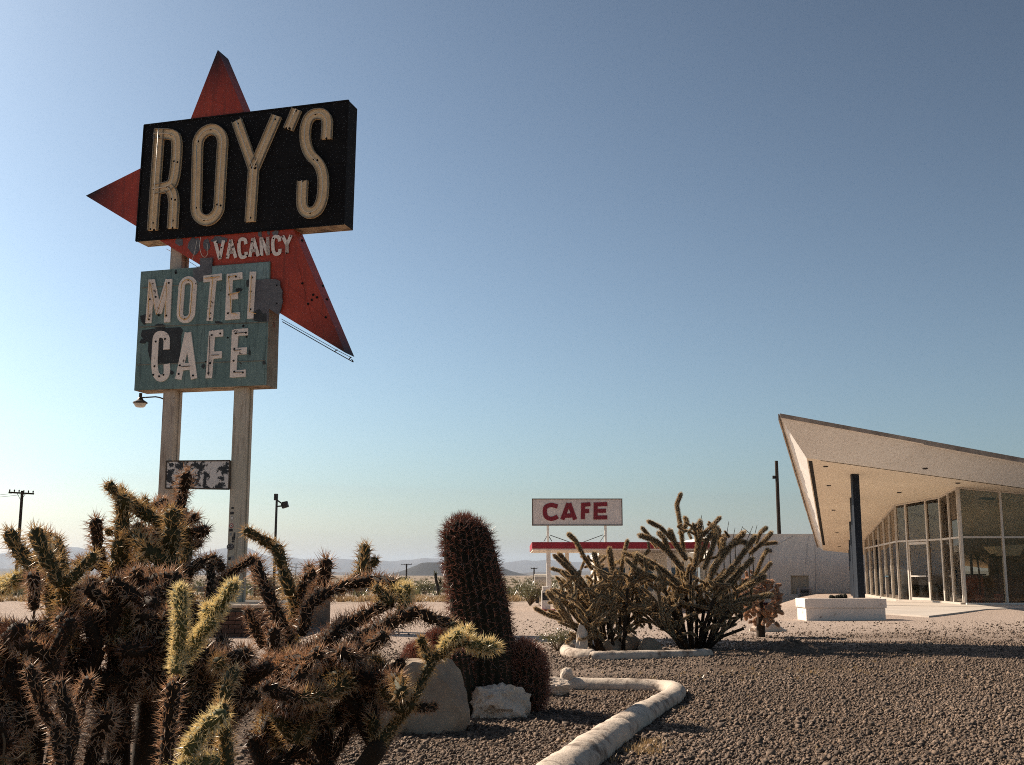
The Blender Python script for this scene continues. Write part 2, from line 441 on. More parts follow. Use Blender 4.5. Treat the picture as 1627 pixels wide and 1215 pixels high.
# ================================================================== THE SETTING
def sstep(a, b, x):
    t = min(1, max(0, (x - a) / (b - a)))
    return t * t * (3 - 2 * t)
def terrain(x, y):
    plat = sstep(-3.5, 1.0, x - (9.0 + 0.29 * (y - 39))) * sstep(16, 26, y) * (1 - sstep(72, 80, y)) * (1 - sstep(45, 60, x))
    drop = sstep(22, 62, y)
    z = -0.95 * drop * (1 - plat)
    if 12 < y < 90 and abs(x) < 60:
        z += 0.05 * noise.noise(V((x * 0.12, y * 0.12, 3.1))) * sstep(12, 18, y)
    if y > 300:
        z += 3.0 * noise.noise(V((x * 0.0006, y * 0.0006, 9.0))) * sstep(300, 5000, y) - 2.0 * sstep(300, 5000, y)
    return z
def ground_sheet():
    xs = [-45000, -25000, -12000, -6000, -3000, -1500, -800, -400, -200, -120, -80, -50] + [x * 1.0 for x in range(-36, 46)] + [50, 80, 120, 200, 400, 800, 1500, 3000, 6000, 12000, 25000, 45000]
    ys = [-300, -60, -20, -8] + [y * 1.0 for y in range(-4, 96)] + [105, 125, 150, 200, 280, 400, 600, 900, 1400, 2200, 3500, 6000, 10000, 17000, 27000, 45000]
    mb = MB()
    nx = len(xs)
    vs_ = [(x, y, terrain(x, y)) for y in ys for x in xs]
    fs = [(j*nx+i, j*nx+i+1, (j+1)*nx+i+1, (j+1)*nx+i) for j in range(len(ys)-1) for i in range(nx-1)]
    mb.add(vs_, fs)
    return tag(mb.build('ground', GRAVEL, smooth=True), kind='structure')
ground_sheet()

# low bank in the gravel, steep towards the camera, with one rounded hump at its left end
BPROF = [(-0.40, 0.0), (-0.12, 0.05), (-0.03, 0.62), (0.05, 0.97), (0.25, 1.0), (0.9, 0.75), (2.4, 0.0)]
def bank_line(x):
    t = (x - 3.3) / 9.5
    yb = 16.6 + 0.15 * noise.noise(V((x * 0.7, 2, 0))) - 0.25 * t
    h = 0.075 * (1 - 0.5 * t) * sstep(0, 0.06, t) * (1 - sstep(0.93, 1.0, t)) * (1 + 0.25 * noise.noise(V((x * 2.1, 5, 0))))
    hump = 0.09 * math.exp(-((x - 4.0) / 0.24) ** 2)
    return yb, max(0, h), hump
def bank_h(x, y):
    if not (3.3 < x < 12.8 and 15.5 < y < 19.6): return 0.0
    yb, h, hump = bank_line(x)
    d = y - yb
    v = 0.0
    for a, b in zip(BPROF, BPROF[1:]):
        if a[0] <= d <= b[0]:
            v = a[1] + (b[1] - a[1]) * (d - a[0]) / (b[0] - a[0]); break
    return h * v + hump * v * math.exp(-max(0, d - .1) ** 2 / .12)
def bank():
    mb = MB()
    n = 120
    ds = [-0.42, -0.25, -0.12, -0.07, -0.03, 0.01, 0.05, 0.15, 0.3, 0.5, 0.9, 1.6, 2.42]
    k = len(ds)
    for i in range(n + 1):
        x = 3.3 + 9.5 * i / n
        yb = bank_line(x)[0]
        for d in ds:
            mb.v.append(V((x, yb + d, terrain(x, yb + d) - 0.004 + bank_h(x, yb + d) * 1.0 + (0.006 if -.3 < d < 2 else -0.02))))
    mb.f = [(i*k+j, (i+1)*k+j, (i+1)*k+j+1, i*k+j+1) for i in range(n) for j in range(k-1)]
    mb.m = [0] * len(mb.f)
    tag(mb.build('gravel_bank', GRAVEL, smooth=True), kind='structure')
bank()

# far mountains: layered ridges with depth
def ridge(name, Y, pts, depth, mat, seed, hvar, label_kind='structure', steps=260):
    """pts: (px, py) skyline as seen; built as a ridge of real depth at distance Y"""
    mb = MB()
    xs = [p[0] for p in pts]
    rows = 7
    grid = []
    base = -8.0
    for i in range(steps + 1):
        px = xs[0] + (xs[-1] - xs[0]) * i / steps
        for a, b in zip(pts, pts[1:]):
            if a[0] <= px <= b[0]:
                py = a[1] + (b[1] - a[1]) * (px - a[0]) / max(1e-6, b[0] - a[0]); break
        py += hvar * noise.fractal(V((px * 0.03, seed, 0)), 1.0, 2.0, 5)
        top = at(px, py, Y)
        col = []
        for j in range(rows + 1):
            t = j / rows
            yy = Y - depth * (1 - t)
            zt = base + (top.z - base) * (t ** 1.25) * (1 + (0.25 * noise.fractal(V((px * 0.05, seed + t * 5, 1)), 1.0, 2.0, 4) if 0 < j < rows else 0))
            col.append((top.x * yy / Y, yy, zt))
        col.append((top.x * (Y + depth) / Y, Y + depth, base))
        grid.append(col)
    k = rows + 2
    mb.add([p for c in grid for p in c], [(i*k+j, (i+1)*k+j, (i+1)*k+j+1, i*k+j+1) for i in range(steps) for j in range(k-1)])
    tag(mb.build(name, mat, smooth=True), kind=label_kind)
ridge('mountains', 24000, [(-500, 890), (-200, 895), (0, 878), (60, 872), (120, 868), (180, 880), (240, 878), (300, 884), (340, 874), (390, 870), (430, 884), (480, 888), (540, 886), (600, 892), (650, 889), (700, 888), (760, 893), (800, 892), (870, 889), (930, 893), (1000, 896), (1100, 898), (1300, 900), (1700, 896), (2300, 892)], 4200, MOUNT, 1.7, 3.2)
ridge('mountains', 11000, [(-500, 904), (-100, 906), (40, 903), (160, 908), (300, 909), (420, 908), (560, 909), (640, 911), (760, 910), (830, 911), (850, 908), (880, 910), (910, 907), (1000, 909), (1300, 908), (1800, 906), (2300, 904)], 2500, MOUNT, 4.2, 1.4)
def mesa():
    Y = 6000.0
    c = at(725, 913, Y)
    mb = MB()
    seg = 72
    prof = [(1.0, 0.0), (0.86, 0.13), (0.72, 0.36), (0.62, 0.62), (0.52, 0.88), (0.485, 0.97), (0.45, 1.0), (0.40, 0.985), (0.30, 0.90), (0.0, 0.84)]
    Rb = 118 / 1826 * Y
    hz = 19 / 1826 * Y + 4
    for a, b in prof:
        for k in range(seg):
            an = 2 * math.pi * k / seg
            q = 1 + 0.06 * noise.noise(V((math.cos(an) * 2, math.sin(an) * 2, a * 3)))
            hq = 1 + 0.03 * noise.noise(V((math.cos(an) * 1.5, math.sin(an) * 1.5, 7)))
            mb.v.append(V((c.x + Rb * a * q * math.cos(an), c.y + Rb * a * q * math.sin(an), -3 + hz * b * hq)))
    for i in range(len(prof) - 1):
        for k in range(seg):
            k2 = (k + 1) % seg
            mb.f.append((i*seg+k, i*seg+k2, (i+1)*seg+k2, (i+1)*seg+k)); mb.m.append(0)
    tag(mb.build('crater_hill', LAVA, smooth=True), kind='structure')
mesa()

# air between here and the mountains
def haze():
    mb = MB().box(-46000, -400, -40, 46000, 46000, 700)
    m = bpy.data.materials.new('desert_air'); m.use_nodes = True
    nt = m.node_tree; nt.nodes.clear()
    out = nt.nodes.new('ShaderNodeOutputMaterial'); pv = nt.nodes.new('ShaderNodeVolumePrincipled')
    pv.inputs['Color'].default_value = (0.66, 0.80, 1.0, 1)
    pv.inputs['Density'].default_value = 2.5e-5
    pv.inputs['Anisotropy'].default_value = 0.25
    nt.links.new(pv.outputs[0], out.inputs['Volume'])
    o = mb.build('haze', m)
    tag(o, kind='stuff')
haze()

# ================================================================== THE MOTEL SIGN
SA = R(15)
SU = V((math.cos(SA), -math.sin(SA), 0))     # along the sign, to its right
SN = V((-math.sin(SA), -math.cos(SA), 0))    # out of its face
S0 = at(330, 500, 25.0)
ZV = V((0, 0, 1))
def suv(px, py):
    p = onplane(px, py, S0, SN) - S0
    return (p.dot(SU), p.z)
def spt(u, v, w=0.0):
    return S0 + SU * u + ZV * v + SN * w
sgn = thing('motel_sign', V((suv(320, 900)[0] * SU.x + S0.x, S0.y, 0)), 'towering black, red and teal roadside motel sign on two posts', 'sign')
def sprism(mb, poly, w0, w1, mi=(0, 0)):
    """poly of (u,v) in order; w1 = front. material: face, side"""
    a = sum(poly[i][0] * poly[(i+1) % len(poly)][1] - poly[(i+1) % len(poly)][0] * poly[i][1] for i in range(len(poly)))
    if a < 0: poly = poly[::-1]
    n = len(poly)
    o = len(mb.v)
    mb.v += [spt(u, v, w0) for u, v in poly] + [spt(u, v, w1) for u, v in poly]
    mb.f.append(tuple(o + i for i in range(n))[::-1]); mb.m.append(mi[1])
    mb.f.append(tuple(o + n + i for i in range(n))); mb.m.append(mi[0])
    for i in range(n):
        j = (i + 1) % n
        mb.f.append((o+i, o+j, o+n+j, o+n+i)); mb.m.append(mi[1])
    return mb
def offset_path(pts, w, closed):
    n = len(pts)
    L, Rr = [], []
    for i in range(n):
        p = V((*pts[i], 0))
        a = V((*pts[(i - 1) % n], 0)) if (closed or i > 0) else None
        b = V((*pts[(i + 1) % n], 0)) if (closed or i < n - 1) else None
        d1 = (p - a).normalized() if a is not None else None
        d2 = (b - p).normalized() if b is not None else None
        if d1 is None: d1 = d2
        if d2 is None: d2 = d1
        n1 = V((-d1.y, d1.x, 0)); n2 = V((-d2.y, d2.x, 0))
        mdir = (n1 + n2)
        mdir = mdir.normalized() if mdir.length > 1e-5 else n1
        k = 1 / max(0.45, mdir.dot(n1))
        q = mdir * (w / 2 * k)
        L.append((p.x + q.x, p.y + q.y)); Rr.append((p.x - q.x, p.y - q.y))
    return L, Rr
def stroke(mb, pts, w, w0, w1, closed=False, mi=0, frame=spt):
    """a ribbon letter stroke of width w extruded between depths w0 and w1"""
    L, Rr = offset_path(pts, w, closed)
    n = len(pts)
    o = len(mb.v)
    for i in range(n):
        mb.v += [frame(*L[i], w0), frame(*Rr[i], w0), frame(*Rr[i], w1), frame(*L[i], w1)]
    for i in range(n if closed else n - 1):
        j = (i + 1) % n
        a, b = o + i * 4, o + j * 4
        for q in ((3, 2), (2, 1), (1, 0), (0, 3)):
            mb.f.append((a + q[0], a + q[1], b + q[1], b + q[0])); mb.m.append(mi)
    if not closed:
        mb.f.append((o, o+1, o+2, o+3)); mb.m.append(mi)
        e = o + (n-1) * 4
        mb.f.append((e+3, e+2, e+1, e)); mb.m.append(mi)
    return mb
def chaikin(pts, it=2, closed=False):
    for _ in range(it):
        out = []
        n = len(pts)
        rng = range(n) if closed else range(n - 1)
        if not closed: out.append(pts[0])
        for i in rng:
            a, b = pts[i], pts[(i + 1) % n]
            out.append((a[0]*.75+b[0]*.25, a[1]*.75+b[1]*.25)); out.append((a[0]*.25+b[0]*.75, a[1]*.25+b[1]*.75))
        if not closed: out.append(pts[-1])
        pts = out
    return pts
def dots(mb, uv, r, w, frame=spt, seg=8):
    for (u, v) in uv:
        o = len(mb.v)
        for k in range(seg):
            an = 2 * math.pi * k / seg
            mb.v.append(frame(u + r * math.cos(an), v + r * math.sin(an), w))
        mb.f.append(tuple(o + k for k in range(seg))); mb.m.append(0)
        for k in range(seg):
            an = 2 * math.pi * k / seg
            mb.v.append(frame(u + r * math.cos(an), v + r * math.sin(an), w - 0.02))
        for k in range(seg):
            k2 = (k + 1) % seg
            mb.f.append((o+k, o+seg+k, o+seg+k2, o+k2)); mb.m.append(0)

PXM = 26.2 / 1826                                   # metres per photo pixel at the sign, about
BD = 0.50                                           # depth of the boxes
# --- red arrow board
def star():
    px = [(345, 78), (283, 236), (135, 310), (548, 560)]
    poly = [suv(*p) for p in px]
    a = sum(poly[i][0]*poly[(i+1) % 4][1] - poly[(i+1) % 4][0]*poly[i][1] for i in range(4))
    if a < 0: poly = poly[::-1]
    tips = [suv(345, 78), suv(135, 310), suv(548, 560)]
    # subdivide so that paint fade per vertex is smooth
    bm = bmesh.new()
    fr = [bm.verts.new(spt(u, v, -0.03)) for u, v in poly]
    bk = [bm.verts.new(spt(u, v, -0.03 - BD)) for u, v in poly]
    bm.faces.new(fr); bm.faces.new(bk[::-1])
    for i in range(4):
        j = (i + 1) % 4
        bm.faces.new((bk[i], bk[j], fr[j], fr[i]))
    bmesh.ops.triangulate(bm, faces=[f for f in bm.faces if len(f.verts) == 4 and abs(f.normal.dot(SN)) > 0.9])
    bmesh.ops.subdivide_edges(bm, edges=bm.edges[:], cuts=9, use_grid_fill=True)
    me = bpy.data.meshes.new('arrow_board')
    off = V(sgn['_o'])
    dat = []
    for v in bm.verts:
        q = v.co - S0
        u, z = q.dot(SU), q.z
        dat.append(max(0.0, *[1 - sstep(0.12, 1.35, math.hypot(u - t[0], z - t[1])) for t in tips]))
        v.co -= off
    bm.to_mesh(me); bm.free()
    att = me.attributes.new('tip', 'FLOAT', 'POINT')
    att.data.foreach_set('value', [d ** 1.2 for d in dat])
    me.materials.append(RED); me.materials.append(BOXSIDE)
    for p in me.polygons:
        if abs(p.normal.dot(SN)) < 0.5:
            p.material_index = 0
    ob = bpy.data.objects.new('arrow_board', me); COL.objects.link(ob); ob.parent = sgn; ob['_o'] = tuple(off)
    tag(ob, 'red three-pointed arrow board with black tips')
    # hollow edge return, a little darker: nothing added
    return ob
arrow = star()
mb = MB()
for a_, b_ in (((268, 262), (215, 352)), ((404, 405), (532, 520)), ((318, 150), (381, 178)), ((470, 410), (500, 530))):
    mb.bar(spt(*suv(*a_), -0.029), spt(*suv(*b_), -0.029), 0.012, 0.010, up=SN)
tag(mb.build('sheet_seam', RED, arrow), kind='stuff')
# bullet holes and screws in the red board
mb = MB()
dots(mb, [suv(400+x*0.181, 370+y*0.181) for x, y in ((535,540),(567,563),(522,585),(490,620),(440,440),(645,738),(655,580),(620,460),(438,62))], 0.028, -0.02)
mb.build('bullet_hole', DOTM, arrow)
def blob(cx, cy, rx, ry, seed, n=26, rag=0.35):
    pts = []
    for k in range(n):
        an = 2 * math.pi * k / n
        q = 1 + rag * noise.noise(V((math.cos(an) * 1.6, math.sin(an) * 1.6, seed))) + rag * 0.6 * noise.noise(V((math.cos(an) * 4, math.sin(an) * 4, seed + 3)))
        pts.append(suv(cx + rx * q * math.cos(an), cy + ry * q * math.sin(an)))
    return pts
Z1 = lambda x, y: (120 + x * 0.2963, 60 + y * 0.2963)
Z2 = lambda x, y: (190 + x * 0.24691, 360 + y * 0.24691)
S1 = lambda x, y: suv(*Z1(x, y))
S2 = lambda x, y: suv(*Z2(x, y))
for i, (x, y, rx, ry) in enumerate(((480, 120, 42, 52), (555, 115, 25, 38), (380, 95, 26, 28), (640, 85, 55, 22), (900, 45, 12, 20), (1000, 38, 20, 18), (555, 232, 42, 34), (955, 35, 9, 14))):
    c = Z2(x, y)
    sprism(MB(), blob(c[0], c[1], rx * 0.247, ry * 0.247, i * 3.3), -0.05, -0.024 + 0.001 * i).build('paint_peel', PRIMER, arrow)
# --- black name box
def quad_uv(ps): return [suv(*p) for p in ps]
nb_poly = quad_uv([(229.6, 198.7), (554, 159.3), (546.7, 355.5), (216.3, 383)])
mb = MB()
sprism(mb, nb_poly, -BD, 0.0, (0, 0))
for i, f in enumerate(mb.f):
    pass
# under side of the box in bare rusty metal
mb.m[2 + 0] = 0
def set_under(mb):
    for i, f in enumerate(mb.f):
        a, b, c = (mb.v[f[0]], mb.v[f[1]], mb.v[f[2]])
        n = (b - a).cross(c - a).normalized()
        if n.z < -0.8: mb.m[i] = 1
set_under(mb)
name_box = mb.build('name_box', [BLACK, UNDER], sgn)
# seams and edge trim on the black face
mb = MB()
for a, b in (((800, 925), (1430, 880)), ((1080, 700), (1440, 668))):
    p, q = S1(*a), S1(*b)
    mb.bar(spt(*p, 0.003), spt(*q, 0.003), 0.012, 0.012, up=SN)
for i in range(4):
    p, q = nb_poly[i], nb_poly[(i + 1) % 4]
    mb.bar(spt(*p, 0.004), spt(*q, 0.004), 0.03, 0.03, up=SN)
mb.build('edge_trim', BLACK, name_box)
LW = 52 * 0.2963 * PXM * 1.12
ROYS = [
    [('c', [(430, 518), (520, 518), (555, 545), (537, 770), (505, 803), (425, 815)], False), ('l', [(456, 494), (419, 1034)], False), ('c', [(505, 806), (537, 850), (526, 1024)], False)],
    [('c', [(640, 480), (825, 455), (797, 1000), (622, 1018)], True)],
    [('l', [(870, 447), (960, 705), (942, 988)], False), ('l', [(1084, 422), (963, 702)], False)],
    [('l', [(1191, 388), (1146, 494)], False)],
    [('c', [(1350, 545), (1358, 405), (1240, 418), (1233, 610), (1340, 700), (1325, 930), (1215, 950), (1223, 770)], False)],
]
for k, letter in enumerate(ROYS):
    mb = MB(); rim = MB(); tb = MB(); dt = MB()
    for s, (kind, pts, closed) in enumerate(letter):
        uv = [S1(*p) for p in pts]
        if kind == 'c':
            if closed:      # race-track O: rounded ends, straight sides
                a, b, c, d = uv
                path = []
                for (p, q, e) in ((a, b, 1), (c, d, -1)):
                    m = ((p[0] + q[0]) / 2, (p[1] + q[1]) / 2)
                    hw = abs(q[0] - p[0]) / 2 - LW / 2
                    top = m[1] - e * LW / 2
                    for t in range(13):
                        an = math.pi * t / 12
                        path.append((m[0] - e * hw * math.cos(an), top - e * hw * 1.1 + e * hw * 1.1 * math.sin(an)))
                uv = path
            else:
                uv = chaikin(uv, 3)
        dep = 0.05 + 0.002 * s
        stroke(mb, uv, LW, 0.0, dep, closed)
        for side in offset_path(uv, LW * 0.93, closed):
            stroke(rim, list(side), LW * 0.07, dep - 0.01, dep + 0.035 + 0.001 * s, closed)
        cl = list(uv) + ([uv[0]] if closed else [])
        tb.tube([spt(u, v, dep + 0.035) for u, v in cl], 0.011, 6)
        ends = [cl[1], cl[-2]] if kind == 'c' else [tuple(cl[0][i] * .93 + cl[1][i] * .07 for i in (0, 1)), tuple(cl[-1][i] * .93 + cl[-2][i] * .07 for i in (0, 1))]
        mid = cl[len(cl) // 2]
        pt = [e for e in ends] + [(mid[0] + .04, mid[1]), (mid[0] - .05, mid[1] + .03)]
        if kind == 'c': pt += [cl[len(cl) // 4], cl[3 * len(cl) // 4]]
        dots(dt, pt, 0.026, dep + 0.004)
    lo = mb.build('letter', CREAM, name_box)
    rim.build('letter_rim', CREAMRIM, name_box)
    tb.build('neon_tube', TUBEW, name_box, smooth=True)
    dt.build('bolt_hole', DOTM, name_box)

# --- teal motel / cafe box
mc_poly = quad_uv([(224.6, 431.6), (429.6, 415.6), (424.0, 612), (214, 620.5)])
mb = MB()
sprism(mb, mc_poly, -BD, 0.02, (0, 2))
set_under(mb)
for i, f in enumerate(mb.f):
    a, b, c = (mb.v[f[0]], mb.v[f[1]], mb.v[f[2]])
    n = (b - a).cross(c - a).normalized()
    if n.dot(SN) < 0.5 and n.z > -0.8: mb.m[i] = 2
motel_box = mb.build('motel_box', [TEAL, UNDER, BOXSIDE], sgn)
tag(motel_box, 'teal box lettered MOTEL CAFE with patches and chipped paint')
# overlapping face sheets (the teal skin was fixed on in panels)
def sheet(name, zs, mat, w0=0.015, w1=0.026, par=None):
    return sprism(MB(), [S2(*p) for p in zs], w0, w1).build(name, mat, par or motel_box)
sheet('face_panel', [(600, 258), (966, 229), (962, 330), (900, 338), (896, 345), (790, 352), (780, 300), (690, 306), (600, 312)], TEALPALE, w1=0.0225)
sheet('face_panel', [(148, 398), (505, 372), (520, 362), (958, 335), (948, 612), (130, 645)], TEAL, w1=0.0245)
sheet('face_panel', [(128, 650), (945, 620), (938, 862), (112, 890)], TEAL, w1=0.0225)
sheet('face_panel', [(110, 893), (938, 865), (932, 1016), (98, 1050)], TEAL, w1=0.0255)
# black overpaint patch behind the C of the lower line and grey primer patches
sprism(MB(), [S2(*p) for p in [(150,668),(240,655),(395,648),(412,668),(400,700),(398,770),(385,875),(330,885),(250,884),(205,870),(186,800),(190,745),(160,730),(140,700)]], 0.015, 0.0285).build('overpaint_patch', TAR, motel_box)
sprism(MB(), [S2(*p) for p in [(520,205),(600,200),(596,300),(560,315),(548,345),(515,358),(478,330),(475,280),(500,262),(530,262)]], 0.0, 0.0290).build('primer_patch', PRIMER, motel_box)
sprism(MB(), [S2(*p) for p in [(868,345),(960,338),(1010,340),(1035,352),(1036,385),(1050,412),(1048,452),(1052,480),(1040,530),(1028,568),(1010,560),(964,528),(960,612),(860,605),(850,540),(862,480),(850,430)]], 0.0, 0.0295).build('primer_patch', PRIMER, motel_box)
sprism(MB(), [S2(*p) for p in [(862,582),(880,540),(905,530),(925,560),(950,560),(950,610),(905,612),(870,606)]], 0.0, 0.0310).build('rust_patch', TAR, motel_box)
for i, (x, y, rx, ry) in enumerate(((830, 365, 12, 26), (770, 408, 24, 11), (640, 618, 24, 9), (800, 640, 7, 9), (840, 812, 8, 14), (542, 900, 11, 16), (365, 293, 7, 12), (932, 875, 8, 14), (268, 640, 34, 16), (340, 940, 12, 12), (155, 740, 22, 14), (160, 590, 22, 34))):
    c = Z2(x, y)
    sprism(MB(), blob(c[0], c[1], rx * 0.247, ry * 0.247, 20 + i * 1.7, 16, 0.5), 0.015, 0.0300 + 0.0003 * i).build('rust_patch', TAR, motel_box)
W2 = 44 * 0.24691 * PXM
MOTEL = [
    [[(212, 342), (192, 622)], [(214, 348), (258, 560)], [(258, 560), (322, 342)], [(326, 340), (312, 617)]],
    ['O', (448, 322), (430, 622), 66],
    [[(546, 340), (664, 324)], [(612, 322), (586, 607)]],
    [[(716, 305), (704, 602)], [(714, 328), (796, 316)], [(712, 452), (768, 444)], [(704, 580), (780, 574)]],
    [[(864, 292), (846, 594)]],
]
TUBES2 = [
    [[(205, 362), (195, 605)], [(208, 362), (250, 570), (318, 362), (305, 590)]],
    ['O', (448, 345), (430, 600), 42],
    [[(556, 338), (655, 327)], [(612, 338), (588, 590)]],
    [[(760, 318), (712, 330), (722, 430), (730, 560), (768, 568)], [(720, 442), (785, 425)]],
    [[(860, 318), (848, 552), (890, 565)]],
]
CAFE2 = [
    ['C', [(308, 792), (312, 700), (244, 690), (236, 760), (228, 930), (262, 985), (312, 960), (310, 885)]],
    [[(384, 984), (446, 684)], [(446, 684), (486, 980)], [(402, 905), (478, 898)]],
    [[(602, 674), (580, 977)], [(590, 692), (672, 686)], [(590, 830), (664, 825)]],
    [[(750, 666), (736, 970)], [(740, 684), (832, 678)], [(736, 806), (824, 800)], [(728, 950), (818, 944)]],
]
def oval(a, b, wz, zfun):
    pa, pb = zfun(*a), zfun(*b)
    hw = wz * 0.24691 * PXM - (W2 / 2 if wz > 50 else 0)
    hw = max(hw, 0.12)
    top, bot = (pa, pb) if pa[1] > pb[1] else (pb, pa)
    inset = W2 / 2 if wz > 50 else 0.0
    path = []
    for (m, e) in ((top, 1), (bot, -1)):
        for t in range(11):
            an = math.pi * t / 10
            path.append((m[0] - e * hw * math.cos(an), m[1] - e * inset - e * hw + e * hw * math.sin(an)))
    return path
W0L = 0.034
def flat_letters(defs, zfun, width, mat, par, w0, dep=0.012):
    out = []
    for li, d in enumerate(defs):
        mb = MB()
        if d[0] == 'O':
            stroke(mb, oval(d[1], d[2], d[3] if width > 0.05 else d[3], zfun), width, 0.0, w0 + dep, True)
        elif d[0] == 'C':
            stroke(mb, chaikin([zfun(*p) for p in d[1]], 3), width, 0.0, w0 + dep)
        else:
            for s, pl in enumerate(d):
                stroke(mb, [zfun(*p) for p in pl], width, 0.0, w0 + dep + 0.0015 * s)
        out.append(mb.build('letter', mat, par))
    return out
flat_letters(MOTEL, S2, W2, WHITEL, motel_box, W0L)
flat_letters(CAFE2, S2, W2 * 1.02, WHITEL, motel_box, W0L)
for d in TUBES2:
    tb = MB()
    if d[0] == 'O':
        p = oval(d[1], d[2], 40, S2); tb.tube([spt(u, v, 0.085) for u, v in p + [p[0]]], 0.010, 6)
    else:
        for pl in d:
            tb.tube([spt(*S2(*p), 0.085) for p in pl], 0.010, 6)
    tb.build('neon_tube', TUBEO, motel_box)
tb = MB()
for pl in ([(590, 705), (582, 960)], [(600, 830), (648, 828)], [(748, 690), (815, 684)], [(745, 800), (790, 795)], [(742, 940), (800, 938)], [(405, 905), (462, 900)]):
    tb.tube([spt(*S2(*p), 0.07) for p in pl], 0.008, 6)
tag(tb.build('neon_tube', DARKMETAL, motel_box), kind='stuff')
dt = MB()
dots(dt, [S2(*p) for p in ((202,470),(196,600),(240,455),(258,572),(325,365),(308,575),(450,345),(425,598),(600,330),(588,560),(588,595),(712,325),(755,325),(705,560),(712,440),(858,330),(850,420),(848,535),
                           (240,742),(300,725),(232,900),(225,955),(262,965),(290,955),(388,950),(480,960),(395,895),(600,700),(655,690),(578,945),(590,880),(755,690),(820,685),(745,790),(740,865),(745,935),(800,940))], 0.024, W0L + 0.022)
dots(dt, [S2(*p) for p in ((800,640),(560,870),(365,300),(700,715),(820,710),(1015,380),(1015,495))], 0.02, W0L + 0.002)
dt.build('bolt_hole', DOTM, motel_box)
# seams
mb = MB()
for a, b in (((130, 647), (948, 616)), ((112, 891), (940, 863)), ((148, 395), (510, 370))):
    mb.bar(spt(*S2(*a), 0.027), spt(*S2(*b), 0.027), 0.02, 0.012, up=SN)
mb.build('panel_seam', BOXSIDE, motel_box)
# --- VACANCY, white letters on the red board
def vac():
    o, ex, ey = V((612, 92)), V((72.5, -5.6)), V((5, 118))
    defs = {'V': [[(0.02, 0), (0.38, 1)], [(0.38, 1), (0.78, 0)]],
            'A': [[(0.05, 1), (0.42, 0)], [(0.42, 0), (0.80, 1)], [(0.2, .68), (0.65, .68)]],
            'C': ['C', [(0.74, .30), (0.72, 0.02), (0.12, 0.0), (0.12, 1.0), (0.70, 1.0), (0.74, .72)]],
            'N': [[(0.1, 1), (0.12, 0)], [(0.12, 0.02), (0.68, 0.98)], [(0.68, 1), (0.70, 0)]],
            'Y': [[(0.02, 0), (0.38, .52)], [(0.78, 0), (0.38, .52)], [(0.38, .48), (0.36, 1)]]}
    for i, ch in enumerate('VACANCY'):
        f = lambda x, y: S2(*(o + ex * (i + x) + ey * y * (1.0 if i < 5 else 0.97)))
        fl = flat_letters([defs[ch]], f, 23 * 0.24691 * PXM, WHITEL, arrow, -0.015, 0.012)
    dt = MB()
    dots(dt, [S2(*p) for p in ((625,100),(655,135),(645,195),(710,100),(690,190),(760,100),(800,180),(820,185),(850,95),(870,182),(905,185),(930,80),(990,75),(975,165),(1050,65),(1100,60),(1075,170))], 0.018, 0.004)
    dt.build('bolt_hole', DOTM, arrow)
vac()
# thin rods standing off the lower edge of the red board and loose wires above it
mb = MB()
P = lambda x, y: spt(*suv(400 + x * 0.181, 370 + y * 0.181), -0.04)
mb.tube([P(262, 775), P(720, 1038), P(885, 1130)], 0.011, 6)
mb.tube([P(255, 752), P(735, 1022), P(870, 1092)], 0.007, 6)
for a, b in (((720, 1038), (745, 1020)), ((845, 1108), (865, 1085)), ((870, 1105), (885, 1125))):
    mb.tube([P(*a), P(*b)], 0.012, 6)
mb.build('standoff_rod', DARKMETAL, arrow)
mb = MB()
def wire(pts, w=0.05):
    mb.tube([spt(*S2(*p), w) for p in chaikin(pts, 2)], 0.006, 5)
wire([(530, 70), (520, 130), (535, 190), (560, 205), (578, 170), (570, 110)])
wire([(470, 215), (490, 150), (500, 90)], 0.02); wire([(255, 120), (330, 160), (400, 200), (470, 245)], -0.3); wire([(450, 245), (470, 230), (500, 250)], -0.3)
mb.build('loose_wire', TUBEW, arrow)
# --- posts
def post(fx0, fx1, yref, ybot, ztop_px, mat):
    u0, u1 = suv(fx0, yref)[0], suv(fx1, yref)[0]
    zt = spt(*suv((fx0 + fx1) / 2, ztop_px)).z
    mb = MB()
    d = 0.33
    base = -0.05
    w = -0.12
    # H-section: two flanges and a web, as the shaded recess on its side shows
    for (a, b) in ((w, w - 0.10), (w - d + 0.10, w - d)):
        lo = [S0 + SU * u + SN * n_ for u, n_ in ((u0, a), (u1, a), (u1, b), (u0, b))]
        mb.hexa([V((p.x, p.y, base)) for p in lo], [V((p.x, p.y, zt)) for p in lo])
    uc = 0.03
    lo = [S0 + SU * u + SN * n_ for u, n_ in ((u0 + uc, w - 0.10), (u1 - uc, w - 0.10), (u1 - uc, w - d + 0.10), (u0 + uc, w - d + 0.10))]
    mb.hexa([V((p.x, p.y, base)) for p in lo], [V((p.x, p.y, zt)) for p in lo])
    o = mb.build('post', mat, sgn, bevel=0.008)
    return u0, u1, w, o
pl = post(253.7, 272.4, 640, 950, 330, POSTM)
pr = post(366.6, 386.8, 640, 950, 330, POSTMG)
# flaked white panel between the posts
pan = [S0 + SU * 0 + ZV * 0]
a = suv(262, 732); b = suv(362.5, 731); c = suv(361, 776.5); d = suv(260.5, 775)
mb = sprism(MB(), [a, b, c, d], -0.12, -0.07)
panel = mb.build('flaked_panel', FLAKED, sgn)
mb = MB()
for i, q in enumerate(((a, b), (b, c), (c, d), (d, a))):
    mb.bar(spt(*q[0], -0.085), spt(*q[1], -0.085), 0.03, 0.045 + 0.002 * i, up=SN)
mb.build('panel_frame', pmat('panel_frame_rust', (0.10, 0.08, 0.06), (0.06, 0.045, 0.035), 5, 0.8), panel)
